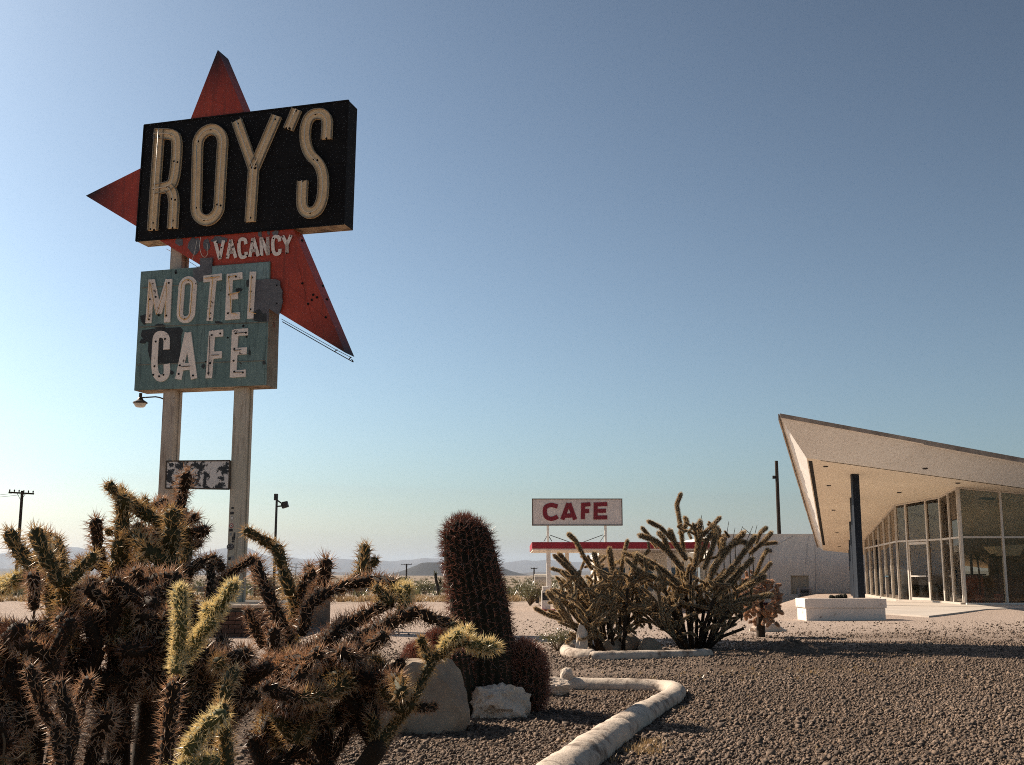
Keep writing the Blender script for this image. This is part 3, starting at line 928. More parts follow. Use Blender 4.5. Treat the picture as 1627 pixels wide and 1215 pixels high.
# gooseneck lamp on the left post
mb = MB()
ZL = lambda x, y, w=-0.25: spt(*suv(190 + x * 0.0676, 600 + y * 0.0676), w)
mb.tube([ZL(960, 505), ZL(900, 465), ZL(800, 425), ZL(700, 408), ZL(520, 420), ZL(350, 430)], 0.016, 8)
lamp = mb.build('lamp_arm', LAMPM, sgn, smooth=True)
lc = ZL(340, 480)
def lathe(mb, c, prof, seg=20, mi=0):
    o = len(mb.v)
    for r_, z in prof:
        for k in range(seg):
            an = 2 * math.pi * k / seg
            mb.v.append(V((c[0] + r_ * math.cos(an), c[1] + r_ * math.sin(an), c[2] + z)))
    for i in range(len(prof) - 1):
        for k in range(seg):
            k2 = (k + 1) % seg
            mb.f.append((o+i*seg+k, o+i*seg+k2, o+(i+1)*seg+k2, o+(i+1)*seg+k)); mb.m.append(mi)
    return mb
s = 0.0676 * PXM
lathe(MB(), lc, [(0.0, 160*s), (38*s, 160*s), (38*s, 60*s), (60*s, 30*s), (75*s, 0), (165*s, -55*s), (172*s, -80*s), (150*s, -95*s)], 20).build('lamp_hood', LAMPM, lamp, smooth=False)
lathe(MB(), lc, [(150*s, -92*s), (120*s, -150*s), (90*s, -175*s), (0, -178*s)], 12).build('lamp_lens', LAMPG, lamp)
# stickers on the right post, small plates on its front flange
pu = (pr[0] + pr[1]) / 2
SW = pr[2]
def stick(name, px, py, wpx, hpx, mat, shape='box', lift=0.003):
    u, v = suv(px, py)
    # the post front lies behind the sign plane: move along the ray so it stays on the post
    p = onplane(px, py, S0 + SN * SW, SN) - S0
    u, v = p.dot(SU), p.z
    w, h = wpx * PXM / 2, hpx * PXM / 2
    if shape == 'box':
        poly = [(u - w, v - h), (u + w, v - h), (u + w, v + h), (u - w, v + h)]
    else:
        poly = [(u + w * math.cos(k * math.pi / 8), v + h * math.sin(k * math.pi / 8)) for k in range(16)]
    return sprism(MB(), poly, SW - 0.004, SW + lift).build(name, mat, pr[3])
for args in (('sticker', 369.5, 807, 4, 3, STICKB), ('sticker', 368.6, 815, 6, 4, STICKB), ('sticker', 368.8, 823, 5, 7, STICKG, 'o'), ('sticker', 367.6, 835, 7, 7, STICKR, 'o'), ('sticker', 367.0, 842, 6, 4, STICKB),
             ('sticker', 366.4, 849, 3, 4, STICKG), ('sticker', 371, 855, 5, 5, STICKB), ('sticker', 372.5, 850, 3, 8, STICKB), ('sticker', 370.5, 860, 4, 3, STICKB), ('sticker', 366.0, 868.5, 12.5, 9.5, STICKB, 'o'),
             ('sticker', 364.7, 887, 4, 5, STICKB), ('sticker', 369.5, 886, 5, 6, STICKG)):
    stick(*args)
# pale rim and simple shapes on the round sticker and the red one
stick('sticker_print', 366.0, 868.5, 10.0, 7.4, STICKG, 'o', 0.005); stick('sticker_print', 366.0, 868.5, 8.4, 6.0, STICKB, 'o', 0.007)
for dx, dy, w, h in ((-2.3, -0.6, 2.2, 2.6), (2.3, -0.6, 2.2, 2.6), (0, 1.9, 3.6, 0.8)):
    stick('sticker_print', 366.0 + dx, 868.5 + dy, w, h, STICKG, 'o', 0.009)
stick('sticker_print', 367.6, 835, 4.4, 4.4, COPING, 'o', 0.005); stick('sticker_print', 367.6, 835, 2.2, 2.2, STICKB, 'o', 0.007)
stick('sticker_print', 368.8, 823, 3, 4.4, COPING, 'o', 0.005)

# --- masonry planter round the foot of the posts
def sign_planter():
    Y = 20.6
    c0, c1 = at(150, 961, Y), at(438, 961, Y)
    zt = c1.z
    x0, x1 = c0.x, c1.x
    o = thing('sign_planter', V((x0, Y, 0)), 'low brown brick planter at the foot of the motel sign posts', 'planter')
    mb = MB().box(x0 + 0.03, Y + 0.03, -0.05, x1 - 0.03, Y + 6.4, zt - 0.05)
    mb.build('core', MORTAR, o)
    MB().box(x0 - 0.04, Y - 0.04, zt - 0.05, x1 + 0.04, Y + 0.26, zt).build('coping', pmat('planter_coping', (0.55, 0.44, 0.35), (0.45, 0.36, 0.28), 3, 0.9), o, bevel=0.01)
    bw, bh = 0.235, 0.075
    me = None
    rows = int((zt - 0.05) / bh)
    n = 0
    for r_ in range(rows):
        x = x1 - (0 if r_ % 2 else bw / 2)
        while x > x0 + 0.1 and n < 290:
            if project(V((x, Y, 0.3)))[0] < 230: break
            if me is None:
                mbb = MB().box(0, 0, 0, bw - 0.012, 0.05, bh - 0.010)
                b0 = mbb.build('brick', BRICKM, None, bevel=0.004); me = b0.data; ob = b0
            else:
                ob = b0.copy(); COL.objects.link(ob)
            ob.parent = o
            ob.location = V((x - bw, Y - 0.012 + random.uniform(-0.006, 0.006), r_ * bh + 0.004)) - V(o['_o'])
            x -= bw; n += 1
sign_planter()

# ================================================================== RECEPTION BUILDING
def zs(x, y): return 8.47 - 0.088 * x - 0.065 * y          # the sloping soffit
rb = thing('reception_building', V((16, 42, 0)), 'glass walled reception building under a white wedge roof', 'building')
def on_soffit(px, py):
    d = ray(px, py)
    t = (8.47 - 0.088 * CAM.x - 0.065 * CAM.y - CAM.z) / (d.z + 0.088 * d.x + 0.065 * d.y)
    return CAM + d * t
A = on_soffit(1281.5, 727.5); B = on_soffit(1307.5, 874)
fr = on_soffit(1627, 775)
fdir = (fr - A); fdir.z = 0; fdir.normalize()
Aq = V((36, A.y + (36 - A.x) * fdir.y / fdir.x, 0)); Aq.z = zs(Aq.x, Aq.y)
Bq = V((40, B.y + 4, 0)); Bq.z = zs(Bq.x, Bq.y)
T = at(1239, 662, A.y - 1.5); E = at(1299.5, 868, B.y + 0.3)
Tr0 = at(1627, 733, fr.y - 1.1)
Tq = T + (Tr0 - T) * ((36.5 - T.x) / (Tr0.x - T.x))
Eq = V((40.5, Bq.y + 0.5, Bq.z + 0.55))
UPT = V((0, 0, 0.10))
mb = MB().add([A, Aq, Bq, B], [(3, 2, 1, 0)])
soff = mb.build('soffit', SOFFIT, rb)
MB().add([A, T, Tq, Aq], [(3, 2, 1, 0)]).build('fascia', FASCIA, rb)
MB().add([A, B, E, T], [(3, 2, 1, 0)]).build('fascia', FASCIA, rb)
mb = MB(); mb.hexa([T - UPT * 0, Tq, Eq, E], [p + UPT for p in (T, Tq, Eq, E)])
roofo = mb.build('roof', FLASH, rb)
def lerp(a, b, t): return a + (b - a) * t
mb = MB()
outw = V((0.1, -1, 0)).normalized() * 0.03
# uneven metal edge strips along the top of the fascia, in three lengths
for t0, t1, hh in ((0.0, 0.19, 0.03), (0.19, 0.36, 0.06), (0.36, 1.0, 0.035)):
    p, q = lerp(T, Tq, t0), lerp(T, Tq, t1)
    mb.hexa([p + outw, q + outw, q + outw * 0.2, p + outw * 0.2], [p + outw + V((0, 0, 0.02)) , q + outw + V((0, 0, 0.02)), q + outw*.2 + V((0, 0, 0.02)), p + outw*.2 + V((0, 0, 0.02))])
    mb.hexa([p + outw * 1.3 - V((0, 0, hh)) , q + outw * 1.3 - V((0, 0, hh)), q + outw * 0.9 - V((0, 0, hh)), p + outw * 0.9 - V((0, 0, hh))],
            [p + outw * 1.3 + V((0, 0, 0.11)), q + outw * 1.3 + V((0, 0, 0.11)), q + outw * 0.9 + V((0, 0, 0.11)), p + outw * 0.9 + V((0, 0, 0.11))])
mb.build('flashing', FLASH, roofo)
MB().bar(lerp(T, Tq, .36) + outw * 1.4 - V((0, 0, .075)), Tq + outw * 1.4 - V((0, 0, .075)), .03, .035).build('drip_edge', DARKMETAL, roofo)
mb = MB()
lo_ = V((-1, 0.2, 0)).normalized() * 0.05
n = 26
for i in range(n):
    p, q = lerp(T, E, i / n), lerp(T, E, (i + 1) / n)
    h0 = 0.06 + 0.06 * random.random()
    mb.hexa([p + lo_ - V((0, 0, h0)), q + lo_ - V((0, 0, h0)), q + lo_ * .3 - V((0, 0, h0)), p + lo_ * .3 - V((0, 0, h0))], [p + lo_ + UPT, q + lo_ + UPT, q + lo_ * .3 + UPT, p + lo_ * .3 + UPT])
mb.build('flashing', FLASH, roofo)
# groove shade put in as dark strips: soffit's left edge, thinner along the front
dn = V((0, 0, -0.012))
def strip(p, q, side, w, mat, name):
    a, b = p + side * 0.05, q + side * 0.05
    c, d = q + side * (0.05 + w), p + side * (0.05 + w)
    pts = [V((k.x, k.y, zs(k.x, k.y))) + dn for k in (a, b, c, d)]
    MB().hexa(pts, [k + V((0, 0, 0.02)) for k in pts]).build(name, mat, soff)
sl = (B - A).normalized()
inr = V((fdir.x, fdir.y, 0))
strip(lerp(A, B, 0.015), lerp(A, B, 0.90), inr * 1.0, 0.15, DOTM, 'shadow_gap_strip')
strip(lerp(A, Aq, 0.02), lerp(A, Aq, 1.0), V((sl.x, sl.y, 0)), 0.05, DARKMETAL, 'shadow_gap_strip')
for px, py in ((1312, 740.5), (1317, 771), (1324.5, 810), (1330, 846), (1333.5, 868), (1429, 782), (1522, 767), (1470, 744), (1590, 793)):
    c = on_soffit(px, py)
    lathe(MB(), c + V((0, 0, -0.03)), [(0.0, 0), (0.08, 0), (0.10, 0.05)], 12).build('recessed_light', DARKMETAL, soff)
# columns
for px, Y, w in ((1364.2, 41.2, 0.25), (1360.6, 46.6, 0.25), (1356.8, 53.8, 0.25), (1354, 61.0, 0.25), (1352.6, 65.6, 0.25)):
    p = at(px, 880, Y)
    zt = zs(p.x, p.y)
    MB().box(p.x - w/2, p.y - w/2, terrain(p.x, p.y) - 0.4, p.x + w/2, p.y + w/2, zt + 0.01).build('column', NAVY, rb, bevel=0.012)
# glass walls
RAILZ = 2.46
K = at(1526.5, 854, 42.0); P1 = at(1497.5, 858.6, 44.5); P2 = at(1426, 863, 47.5); P3 = at(1375, 872, 60.0)
KR = V((23.6, 42.0, 0))
segs = [(P3, P2, 6, 'l'), (P2, P1, 3, 'd'), (P1, K, 2, 'l'), (K, KR, 5, 'l'), (P3, V((33, 62, 0)), 6, 'l'), (KR, V((33, 52, 0)), 5, 'l')]
mull = MB
def mullion(p, d, w=0.075):
    z1 = zs(p.x, p.y)
    nrm = V((d.y, -d.x, 0))
    c = [p + d * (sx * w / 2) + nrm * (sy * 0.07) for sx, sy in ((-1, -1), (1, -1), (1, 1), (-1, 1))]
    mb = MB()
    mb.hexa([V((q.x, q.y, 0.10)) for q in c], [V((q.x, q.y, zs(q.x, q.y) + 0.005)) for q in c])
    return mb.build('mullion', ALU, rb)
SILLZ = 0.10
for si, (p, q, nb, kind) in enumerate(segs):
    p = V((p.x, p.y, 0)); q = V((q.x, q.y, 0))
    d = (q - p).normalized()
    nrm = V((d.y, -d.x, 0))
    ts = [i / nb for i in range(nb + 1)]
    if kind == 'd': ts = [0, 0.245, 0.70, 1.0]
    if si == 3: ts = [0, 0.2155, 0.431, 0.62, 0.81, 1.0]
    for t in ts[(0 if si in (0, 3) else 1):]:
        mullion(lerp(p, q, t), d)
    for i in range(len(ts) - 1):
        a, b = lerp(p, q, ts[i]) + d * 0.04, lerp(p, q, ts[i+1]) - d * 0.04
        is_door = kind == 'd' and i == 1
        th = nrm * 0.008
        # upper and lower panes
        for (z0, z1, tag_) in ((RAILZ + 0.04, None, 'u'), (SILLZ + 0.02, RAILZ - 0.04, 'l')):
            if is_door and tag_ == 'l': continue
            za = zs(a.x, a.y) - 0.05 if z1 is None else z1
            zb = zs(b.x, b.y) - 0.05 if z1 is None else z1
            if min(za, zb) - z0 < 0.1: continue
            lo = [a + th, b + th, b - th, a - th]
            MB().hexa([V((k.x, k.y, z0)) for k in lo], [V((lo[0].x, lo[0].y, za)), V((lo[1].x, lo[1].y, zb)), V((lo[2].x, lo[2].y, zb)), V((lo[3].x, lo[3].y, za))]).build('pane', GLASS, rb)
        MB().bar(V((a.x, a.y, RAILZ)) , V((b.x, b.y, RAILZ)), 0.09, 0.07).build('rail', ALU, rb)
        ta, tb_ = V((a.x, a.y, zs(a.x, a.y) - 0.03)), V((b.x, b.y, zs(b.x, b.y) - 0.03))
        MB().bar(ta, tb_, 0.10, 0.05).build('rail', ALU, rb)
        if is_door:
            door = MB()
            for (u0, u1, z0, z1) in ((0, 0.055, SILLZ, 2.40), (0.945, 1, SILLZ, 2.40), (0.055, 0.945, 2.30, 2.40), (0.055, 0.945, SILLZ, 0.20), (0.055, 0.945, 1.02, 1.07)):
                c0, c1 = lerp(a, b, u0), lerp(a, b, u1)
                lo = [c0 + nrm * 0.03, c1 + nrm * 0.03, c1 - nrm * 0.03, c0 - nrm * 0.03]
                door.hexa([V((k.x, k.y, z0)) for k in lo], [V((k.x, k.y, z1)) for k in lo])
            dob = door.build('door', ALU, rb)
            for z0, z1 in ((0.20, 1.02), (1.07, 2.30)):
                c0, c1 = lerp(a, b, 0.055), lerp(a, b, 0.945)
                lo = [c0 + th, c1 + th, c1 - th, c0 - th]
                MB().hexa([V((k.x, k.y, z0)) for k in lo], [V((k.x, k.y, z1)) for k in lo]).build('pane', GLASS, dob)
            hp = lerp(a, b, 0.90) + nrm * 0.06 * (1 if (nrm.y < 0) else -1)
            MB().tube([hp + V((0, 0, 0.95)), hp + V((0, 0, 1.25))], 0.015, 6).build('handle', DARKMETAL, dob)
    # sill
    lo = [p + nrm * 0.16, q + nrm * 0.16, q - nrm * 0.16, p - nrm * 0.16]
    h = 0.10 - 0.002 * si
    MB().hexa([V((k.x, k.y, -0.3)) for k in lo], [V((k.x, k.y, h)) for k in lo]).build('sill', CONC if si != 3 else COPING, rb)
# floor slab
MB().add([V((P3.x, P3.y, 0.05)), V((P2.x, P2.y, 0.05)), V((P1.x, P1.y, 0.05)), V((K.x, K.y, 0.05)), V((KR.x, KR.y, 0.05)), V((33, 52, 0.05)), V((33, 62, 0.05))], [(0, 1, 2, 3, 4, 5, 6)]).build('floor', FLOORM, rb)
# concrete apron in front of the doors
def apron():
    pts = [(11.0, 30.5), (15.0, 36.5), (19.5, 39.6), (30, 40.5), (30, 41.8), (K.x, 41.8), (P1.x - .3, P1.y - .2), (P2.x - .3, P2.y - .2), (P3.x - .4, P3.y), (11.8, 44), (10.0, 36)]
    mb = MB(); mb.hexa([V((x, y, -0.6)) for x, y in pts], [V((x, y, 0.035 if y > 33 else 0.03)) for x, y in pts])
    tag(mb.build('walkway', CONC), kind='structure')
apron()
bw = MB()
wa, wb_ = at(1529, 881, 55.0), at(1573, 914, 55.0)
bw.box(20.3, 55.0, 0.05, wa.x, 55.15, 4.6); bw.box(wb_.x, 55.0, 0.05, 33, 55.15, 4.6)
bw.box(wa.x, 55.0, 0.05, wb_.x, 55.15, wb_.z); bw.box(wa.x, 55.0, wa.z, wb_.x, 55.15, 4.6)
bw.build('back_wall', pmat('brown_panelling', (0.30, 0.21, 0.14), (0.22, 0.15, 0.10), 1.5, .6), rb)
MB().box((wa.x + wb_.x) / 2 - .25, 55.03, wb_.z, (wa.x + wb_.x) / 2 - .15, 55.12, wa.z).build('window_bar', DARKWOOD, rb)
# furniture in the lobby
t = thing('reception_counter', V((19, 46.5, 0.05)), 'red brown wooden counter behind the right hand glass of the lobby', 'counter')
MB().box(17.6, 45.8, 0.05, 18.75, 46.4, 1.08).build('front', REDWOOD, t)
MB().box(17.5, 45.7, 1.08, 18.85, 46.5, 1.13).build('top', DARKWOOD, t)
for x in (17.75, 18.15, 18.5):
    MB().box(x, 45.76, 0.2, x + 0.24, 45.80, 0.98).build('panel', REDWOOD, t)
t = thing('dark_bench', V((17, 51, 0.05)), 'long dark cabinet standing behind the glass entrance door', 'cabinet')
MB().box(16.8, 51, 0.05, 19.0, 51.6, 1.0).build('case', DARKWOOD, t)
MB().box(16.75, 50.95, 1.0, 19.05, 51.65, 1.06).build('top', pmat('blue_top', (0.05, 0.09, 0.12), None, 3, 0.4), t)
for i in range(3):
    MB().box(16.85 + i * .72, 50.97, 0.15, 17.5 + i * .72, 51.0, 0.9).build('door', REDWOOD, t)
t = thing('hanging_lamp', V((19.3, 46, 2.1)), 'pale tray shaped lamp hanging from the lobby ceiling', 'lamp')
c = at(1597, 874, 45.0)
MB().hexa([c + V(p) for p in ((-0.35, -0.3, -0.22), (0.42, -0.3, -0.22), (0.42, 0.4, -0.22), (-0.35, 0.4, -0.22))], [c + V(p) for p in ((-0.62, -0.5, 0.14), (0.60, -0.5, 0.22), (0.60, 0.6, 0.22), (-0.62, 0.6, 0.14))]).build('shade', PALESHADE, t)
MB().tube([c + V((0, 0, 0.15)), V((c.x, c.y, zs(c.x, c.y)))], 0.012, 6).build('cord', DARKMETAL, t)
t = thing('ceiling_vent', V((18.2, 44, 3.8)), 'dark slotted air vent in the lobby ceiling behind the glass', 'vent')
for px, py, w in ((1568, 791, 0.55), (1466, 806, 0.4)):
    c = on_soffit(px, py)
    MB().box(c.x - w/2, c.y - 0.15, c.z - 0.06, c.x + w/2, c.y + 0.15, c.z - 0.02).build('grille', DARKMETAL, t)
def leafy(name, base, h, w, label, cat, leafm, stemm, nst=14, nl=260, ls=0.05, seed=1, group=None, tri=True):
    rnd = random.Random(seed)
    t = thing(name, base, label, cat, group)
    st = MB(); lf = MB()
    tips = []
    for i in range(nst):
        an = rnd.uniform(0, 6.283); rr = rnd.uniform(0.1, 1.0) ** 0.7
        tip = base + V((math.cos(an) * w / 2 * rr, math.sin(an) * w / 2 * rr, h * (1 - 0.45 * rr * rr) * rnd.uniform(0.75, 1.0)))
        mid = lerp(base, tip, 0.5) + V((0, 0, h * 0.08))
        st.tube([base, mid, tip], [h * 0.018, h * 0.012, h * 0.004], 5, cap=False)
        tips.append((base, mid, tip))
    for i in range(nl):
        b_, m_, t_ = rnd.choice(tips)
        u = rnd.uniform(0.35, 1.05)
        p = lerp(lerp(b_, m_, min(1, u * 2)), lerp(m_, t_, max(0, u * 2 - 1)), 0.5 if u < .5 else 1.0) + V((rnd.gauss(0, w * .07), rnd.gauss(0, w * .07), rnd.gauss(0, h * .06)))
        d1 = V((rnd.uniform(-1, 1), rnd.uniform(-1, 1), rnd.uniform(-.2, 1))).normalized() * ls * rnd.uniform(.6, 1.3)
        d2 = d1.cross(V((rnd.uniform(-1, 1), rnd.uniform(-1, 1), rnd.uniform(-1, 1)))).normalized() * ls * .22
        if p.z < base.z + 0.02: p.z = base.z + 0.02
        lf.add([p, p + d1 * .5 + d2, p + d1, p + d1 * .5 - d2], [(0, 1, 2, 3)])
    st.build('stems', stemm, t); lf.build('foliage', leafm, t)
    return t
def palm_silhouette(name, base, h, label):
    t = thing(name, base, label, 'plant')
    MB().tube([base, base + V((0.03, 0, h * .55)), base + V((0, 0.02, h * .8))], [0.05, 0.035, 0.03], 6).build('trunk', DARKWOOD, t)
    fr_ = MB()
    rnd = random.Random(len(label))
    top = base + V((0, 0, h * .8))
    for i in range(16):
        an = rnd.uniform(0, 6.283); L = h * rnd.uniform(.2, .34)
        d = V((math.cos(an), math.sin(an), rnd.uniform(-.2, .9))).normalized()
        s = d.cross(ZV).normalized() * 0.06
        fr_.add([top, top + d * L * .5 + s, top + d * L - V((0, 0, L * .35)), top + d * L * .5 - s], [(0, 1, 2, 3)])
    fr_.build('fronds', PALM, t)
    MB().tube([base, base + V((0, 0, .3))], [.14, .18], 10).build('pot', REDWOOD, t)
palm_silhouette('potted_palm', V((17.95, 44.2, 0.05)), 2.0, 'dark potted palm left of the pale hanging lamp in the lobby')
palm_silhouette('potted_palm', V((19.0, 45.0, 0.05)), 2.1, 'dark potted palm below the pale hanging lamp in the lobby')

# white planter box before the building
def white_planter():
    Y = 28.7
    a, b = at(1280, 951, Y), at(1406, 951, Y)
    z1 = a.z
    o = thing('planter_box', V((a.x, Y, 0)), 'long whitewashed masonry planter in front of the glass building', 'planter')
    body = MB().box(a.x, Y, -0.2, b.x, Y + 0.9, z1 * 0.55).build('body', PLANTERM, o, bevel=0.012)
    MB().box(a.x - 0.03, Y - 0.03, z1 * 0.55 + 0.004, b.x + 0.03, Y + 0.93, z1).build('upper_course', PLANTERM, o, bevel=0.015)
    mb = MB()
    MB().box(a.x + 0.09, Y + 0.09, z1 - 0.08, b.x - 0.09, Y + 0.82, z1 + 0.004).build('soil', GRAVEL, o)
    return a, b, z1, Y
pa, pb, pz, pY = white_planter()
def cactus_clump():
    c = at(1331, 948, pY + 0.3)
    c.z = pz
    o = thing('cactus_clump', c, 'low dark ribbed cactus clump growing in the whitewashed planter', 'cactus')
    rnd = random.Random(3)
    for i in range(6):
        p = c + V((-0.17 + i * 0.068, rnd.uniform(-.05, .05), -0.02))
        r_ = rnd.uniform(.055, .075); h_ = rnd.uniform(.09, .15)
        mb = MB(); seg = 16
        lathe(mb, p, [(r_ * .8, 0), (r_, h_ * .35), (r_ * .85, h_ * .75), (r_ * .4, h_ * .97), (0.005, h_)], seg)
        for k, v in enumerate(mb.v):
            if k % 2: v -= (v - V((p.x, p.y, v.z))) * 0.2
        mb.build('ball', BARREL, o)
cactus_clump()

# ================================================================== WHITE WALL BUILDING BEHIND
def wall_building():
    Y = 71.0
    a, b = at(1128, 848, Y), at(1420, 848, Y)
    zt = a.z
    zg = terrain(a.x, Y) - 0.15
    o = thing('storage_building', V((a.x, Y, zg)), 'plain white stucco building behind the reception building, air conditioner in its window', 'building')
    w0, w1 = at(1256, 914, Y), at(1286, 944, Y)
    x0, x1, z0, z1 = w0.x, w1.x, w1.z, w0.z
    mb = MB()
    mb.box(a.x, Y, zg, x0, Y + 0.3, zt - 0.12)
    mb.box(x1, Y, zg, b.x, Y + 0.3, zt - 0.12)
    mb.box(x0, Y, zg, x1, Y + 0.3, z0)
    mb.box(x0, Y, z1, x1, Y + 0.3, zt - 0.12)
    mb.box(a.x, Y + 0.3, zg, a.x + 0.3, Y + 12, zt - 0.12)
    wl = mb.build('wall', WHITEWALL, o)
    MB().box(a.x - 0.03, Y - 0.03, zt - 0.12, b.x + 0.03, Y + 0.36, zt).build('coping', COPING, o)
    MB().box(a.x, Y + 0.36, zt - 0.5, b.x, Y + 12, zt - 0.3).build('roof', FLASH, o)
    MB().box(a.x - 0.02, Y - 0.02, zg - 0.1, b.x, Y + 0.01, zg + 0.52).build('base_band', MAROON, o)
    wb = MB().box(x0, Y + 0.10, z0, x1, Y + 0.14, z1).build('window', BOARD, o)
    mb = MB()
    for (p, q) in (((x0, z0), (x1, z0)), ((x0, z1), (x1, z1)), ((x0, z0), (x0, z1)), ((x1, z0), (x1, z1))):
        mb.bar(V((p[0], Y + 0.03, p[1])), V((q[0], Y + 0.03, q[1])), 0.07, 0.05, up=V((0, 1, 0)))
    mb.build('frame', BOARD, wb)
    c0, c1 = at(1268, 933.5, Y - .25), at(1286.5, 946, Y - .25)
    ac = MB().box(c0.x, Y - 0.35, c1.z, c1.x, Y + 0.05, c0.z).build('air_conditioner', ACM, o, bevel=0.02)
    MB().box(c0.x + .1, Y - 0.37, c1.z + .07, c1.x - .08, Y - 0.34, c0.z - .07).build('grille', DARKGLASS, ac)
    for i in range(4):
        zz = c1.z + .12 + i * .08
        MB().box(c0.x + .1, Y - 0.385, zz, c1.x - .08, Y - 0.372, zz + .02).build('louvre', ACM, ac)
    # conduit lines and a meter on the wall
    mb = MB()
    q1, q2 = at(1266, 848, Y - .02), at(1222, 873, Y - .02)
    mb.tube([q1, q2], 0.012, 5)
    mb.tube([at(1285, 850, Y - .02), at(1279, 900, Y - .02)], 0.010, 5)
    mb.tube([at(1295, 865, Y - .02), at(1296, 948, Y - .02)], 0.012, 5)
    mb.tube([at(1223, 880, Y - .02), at(1222, 950, Y - .02)], 0.015, 5)
    mb.build('conduit', ACM, o)
    c = at(1223.5, 875, Y - 0.08)
    MB().box(c.x - .1, Y - .14, c.z - .1, c.x + .1, Y - 0.005, c.z + .1).build('meter', LAMPM, o)
wall_building()

# ================================================================== CAFE STATION with its canopy
SY = 66.0
zgs = -0.93
def station():
    st = thing('cafe_canopy', V((at(872, 900, SY).x, SY, zgs)), 'white canopy with crimson fascia on slim white posts', 'canopy')
    a, b = at(845.5, 861, SY), at(1128, 860, SY)
    zt = a.z; zb = at(845, 873, SY).z
    x0, x1 = a.x, b.x
    rf = MB().box(x0 + .02, SY + .06, zb + 0.06, x1, SY + 9.4, zt - 0.03).build('roof', COPING, st)
    f1 = MB().box(x0, SY, zb + .06, x1, SY + .06, zt).build('fascia', FASCRED, st)
    MB().box(x0 - .0, SY + .06, zb + .06, x0 + .02, SY + 9.4, zt).build('fascia', FASCRED, st)
    MB().box(x0 + .05, SY + .05, zb - .02, x1, SY + 9.3, zb + .055).build('soffit', COPING, st)
    for px, Y in ((871.5, SY + .5), (901, SY + 7.5), (1063, SY + .8)):
        p = at(px, 900, Y)
        MB().box(p.x - .12, Y - .12, zgs - .2, p.x + .12, Y + .12, zb).build('post', COPING, st, bevel=.01)
    # cafe sign on the canopy
    sg = thing('cafe_sign', V((at(916, 860, SY).x, SY + 1, zt)), 'white sign board with dark red CAFE letters above the canopy', 'sign')
    YS = SY + 1.0
    c = [at(846, 792.5, YS), at(988, 790.5, YS), at(988, 834, YS), at(846, 836, YS)]
    xa, xb = c[0].x, c[1].x; za, zb2 = c[2].z, c[0].z
    bx = MB().box(xa, YS, za, xb, YS + .35, zb2).build('board', SIGNW, sg)
    mb = MB()
    tk = .05
    for (p, q) in (((xa, za), (xb, za)), ((xa, zb2), (xb, zb2))):
        mb.box(p[0] - .03, YS - .03, p[1] - tk/2, q[0] + .03, YS + .38, p[1] + tk/2)
    for x in (xa, xb):
        mb.box(x - tk/2, YS - .028, za + tk/2, x + tk/2, YS + .378, zb2 - tk/2)
    mb.build('frame', pmat('sign_frame', (0.13, 0.10, 0.08), (0.08, 0.06, 0.05), 4, .8), bx)
    Zc = lambda x, y: (820 + x * .1646, 780 + y * .1646)
    def cf(u, v, w): return V((u, YS - w, v))
    def cu(x, y):
        p = at(*Zc(x, y), YS); return (p.x, p.z)
    m = .1646 * SY / 1826
    def lt(strokes, w):
        mb = MB()
        for k, (pl, sm) in enumerate(strokes):
            pts = [cu(*p) for p in pl]
            if sm: pts = chaikin(pts, 3)
            stroke(mb, pts, w * m, 0.0, .03 + .002 * k, frame=cf)
        mb.build('letter', SIGNRED, bx)
    lt([([(400, 150), (375, 142), (340, 130), (282, 150), (275, 205), (290, 255), (340, 272), (380, 258), (402, 245)], True)], 42)
    lt([([(446, 276), (505, 118)], False), ([(512, 118), (570, 276)], False), ([(475, 238), (545, 236)], False)], 42)
    lt([([(648, 116), (644, 273)], False), ([(628, 132), (718, 128)], False), ([(630, 196), (706, 192)], False)], 40)
    lt([([(768, 113), (766, 272)], False), ([(748, 130), (880, 126)], False), ([(750, 192), (868, 190)], False), ([(748, 256), (880, 254)], False)], 40)
    for px in (870.5, 962):
        p = at(px, 845, YS + .17)
        MB().box(p.x - .07, YS + .1, zt, p.x + .07, YS + .24, za).build('post', COPING, sg)
    mb = MB()
    for (p, q) in (((870, 850), (864, 860)), ((871, 850), (877, 860)), ((874, 850), (905, 861)), ((958, 849.5), (927, 861)), ((961, 849), (953, 861))):
        mb.tube([at(*p, YS + .15), at(*q, YS + .15)], .022, 5)
    mb.build('brace', DARKMETAL, sg)
    # building under the canopy with big windows
    bd = thing('cafe_building', V((at(955, 900, SY + 9).x, SY + 9, zgs)), 'pale cafe building with wide blue reflecting windows under the canopy', 'building')
    Yb = SY + 9.0
    xa, xb = at(952, 900, Yb).x, at(1175, 900, Yb).x
    zt2 = zb
    zw0, zw1 = zgs + .95, zgs + 2.5
    mb = MB()
    mb.box(xa, Yb, zgs - .2, xb, Yb + .25, zw0); mb.box(xa, Yb, zw1, xb, Yb + .25, zt2)
    mb.box(xa, Yb + .25, zgs - .2, xa + .25, Yb + 8, zt2)
    nb = 5
    for i in range(nb + 1):
        x = xa + (xb - xa) * i / nb
        mb.box(max(xa, x - .12), Yb, zw0, min(xb, x + .12), Yb + .25, zw1)
    mb.build('wall', COPING, bd)
    MB().box(xa + .25, Yb + 2.5, zgs, xb, Yb + 2.6, zt2).build('back_wall', pmat('sky_reflection_blue', (0.10, 0.17, 0.24), (0.07, 0.13, 0.19), 1, .6), bd)  # sky reflection of the windows put into this wall's blue
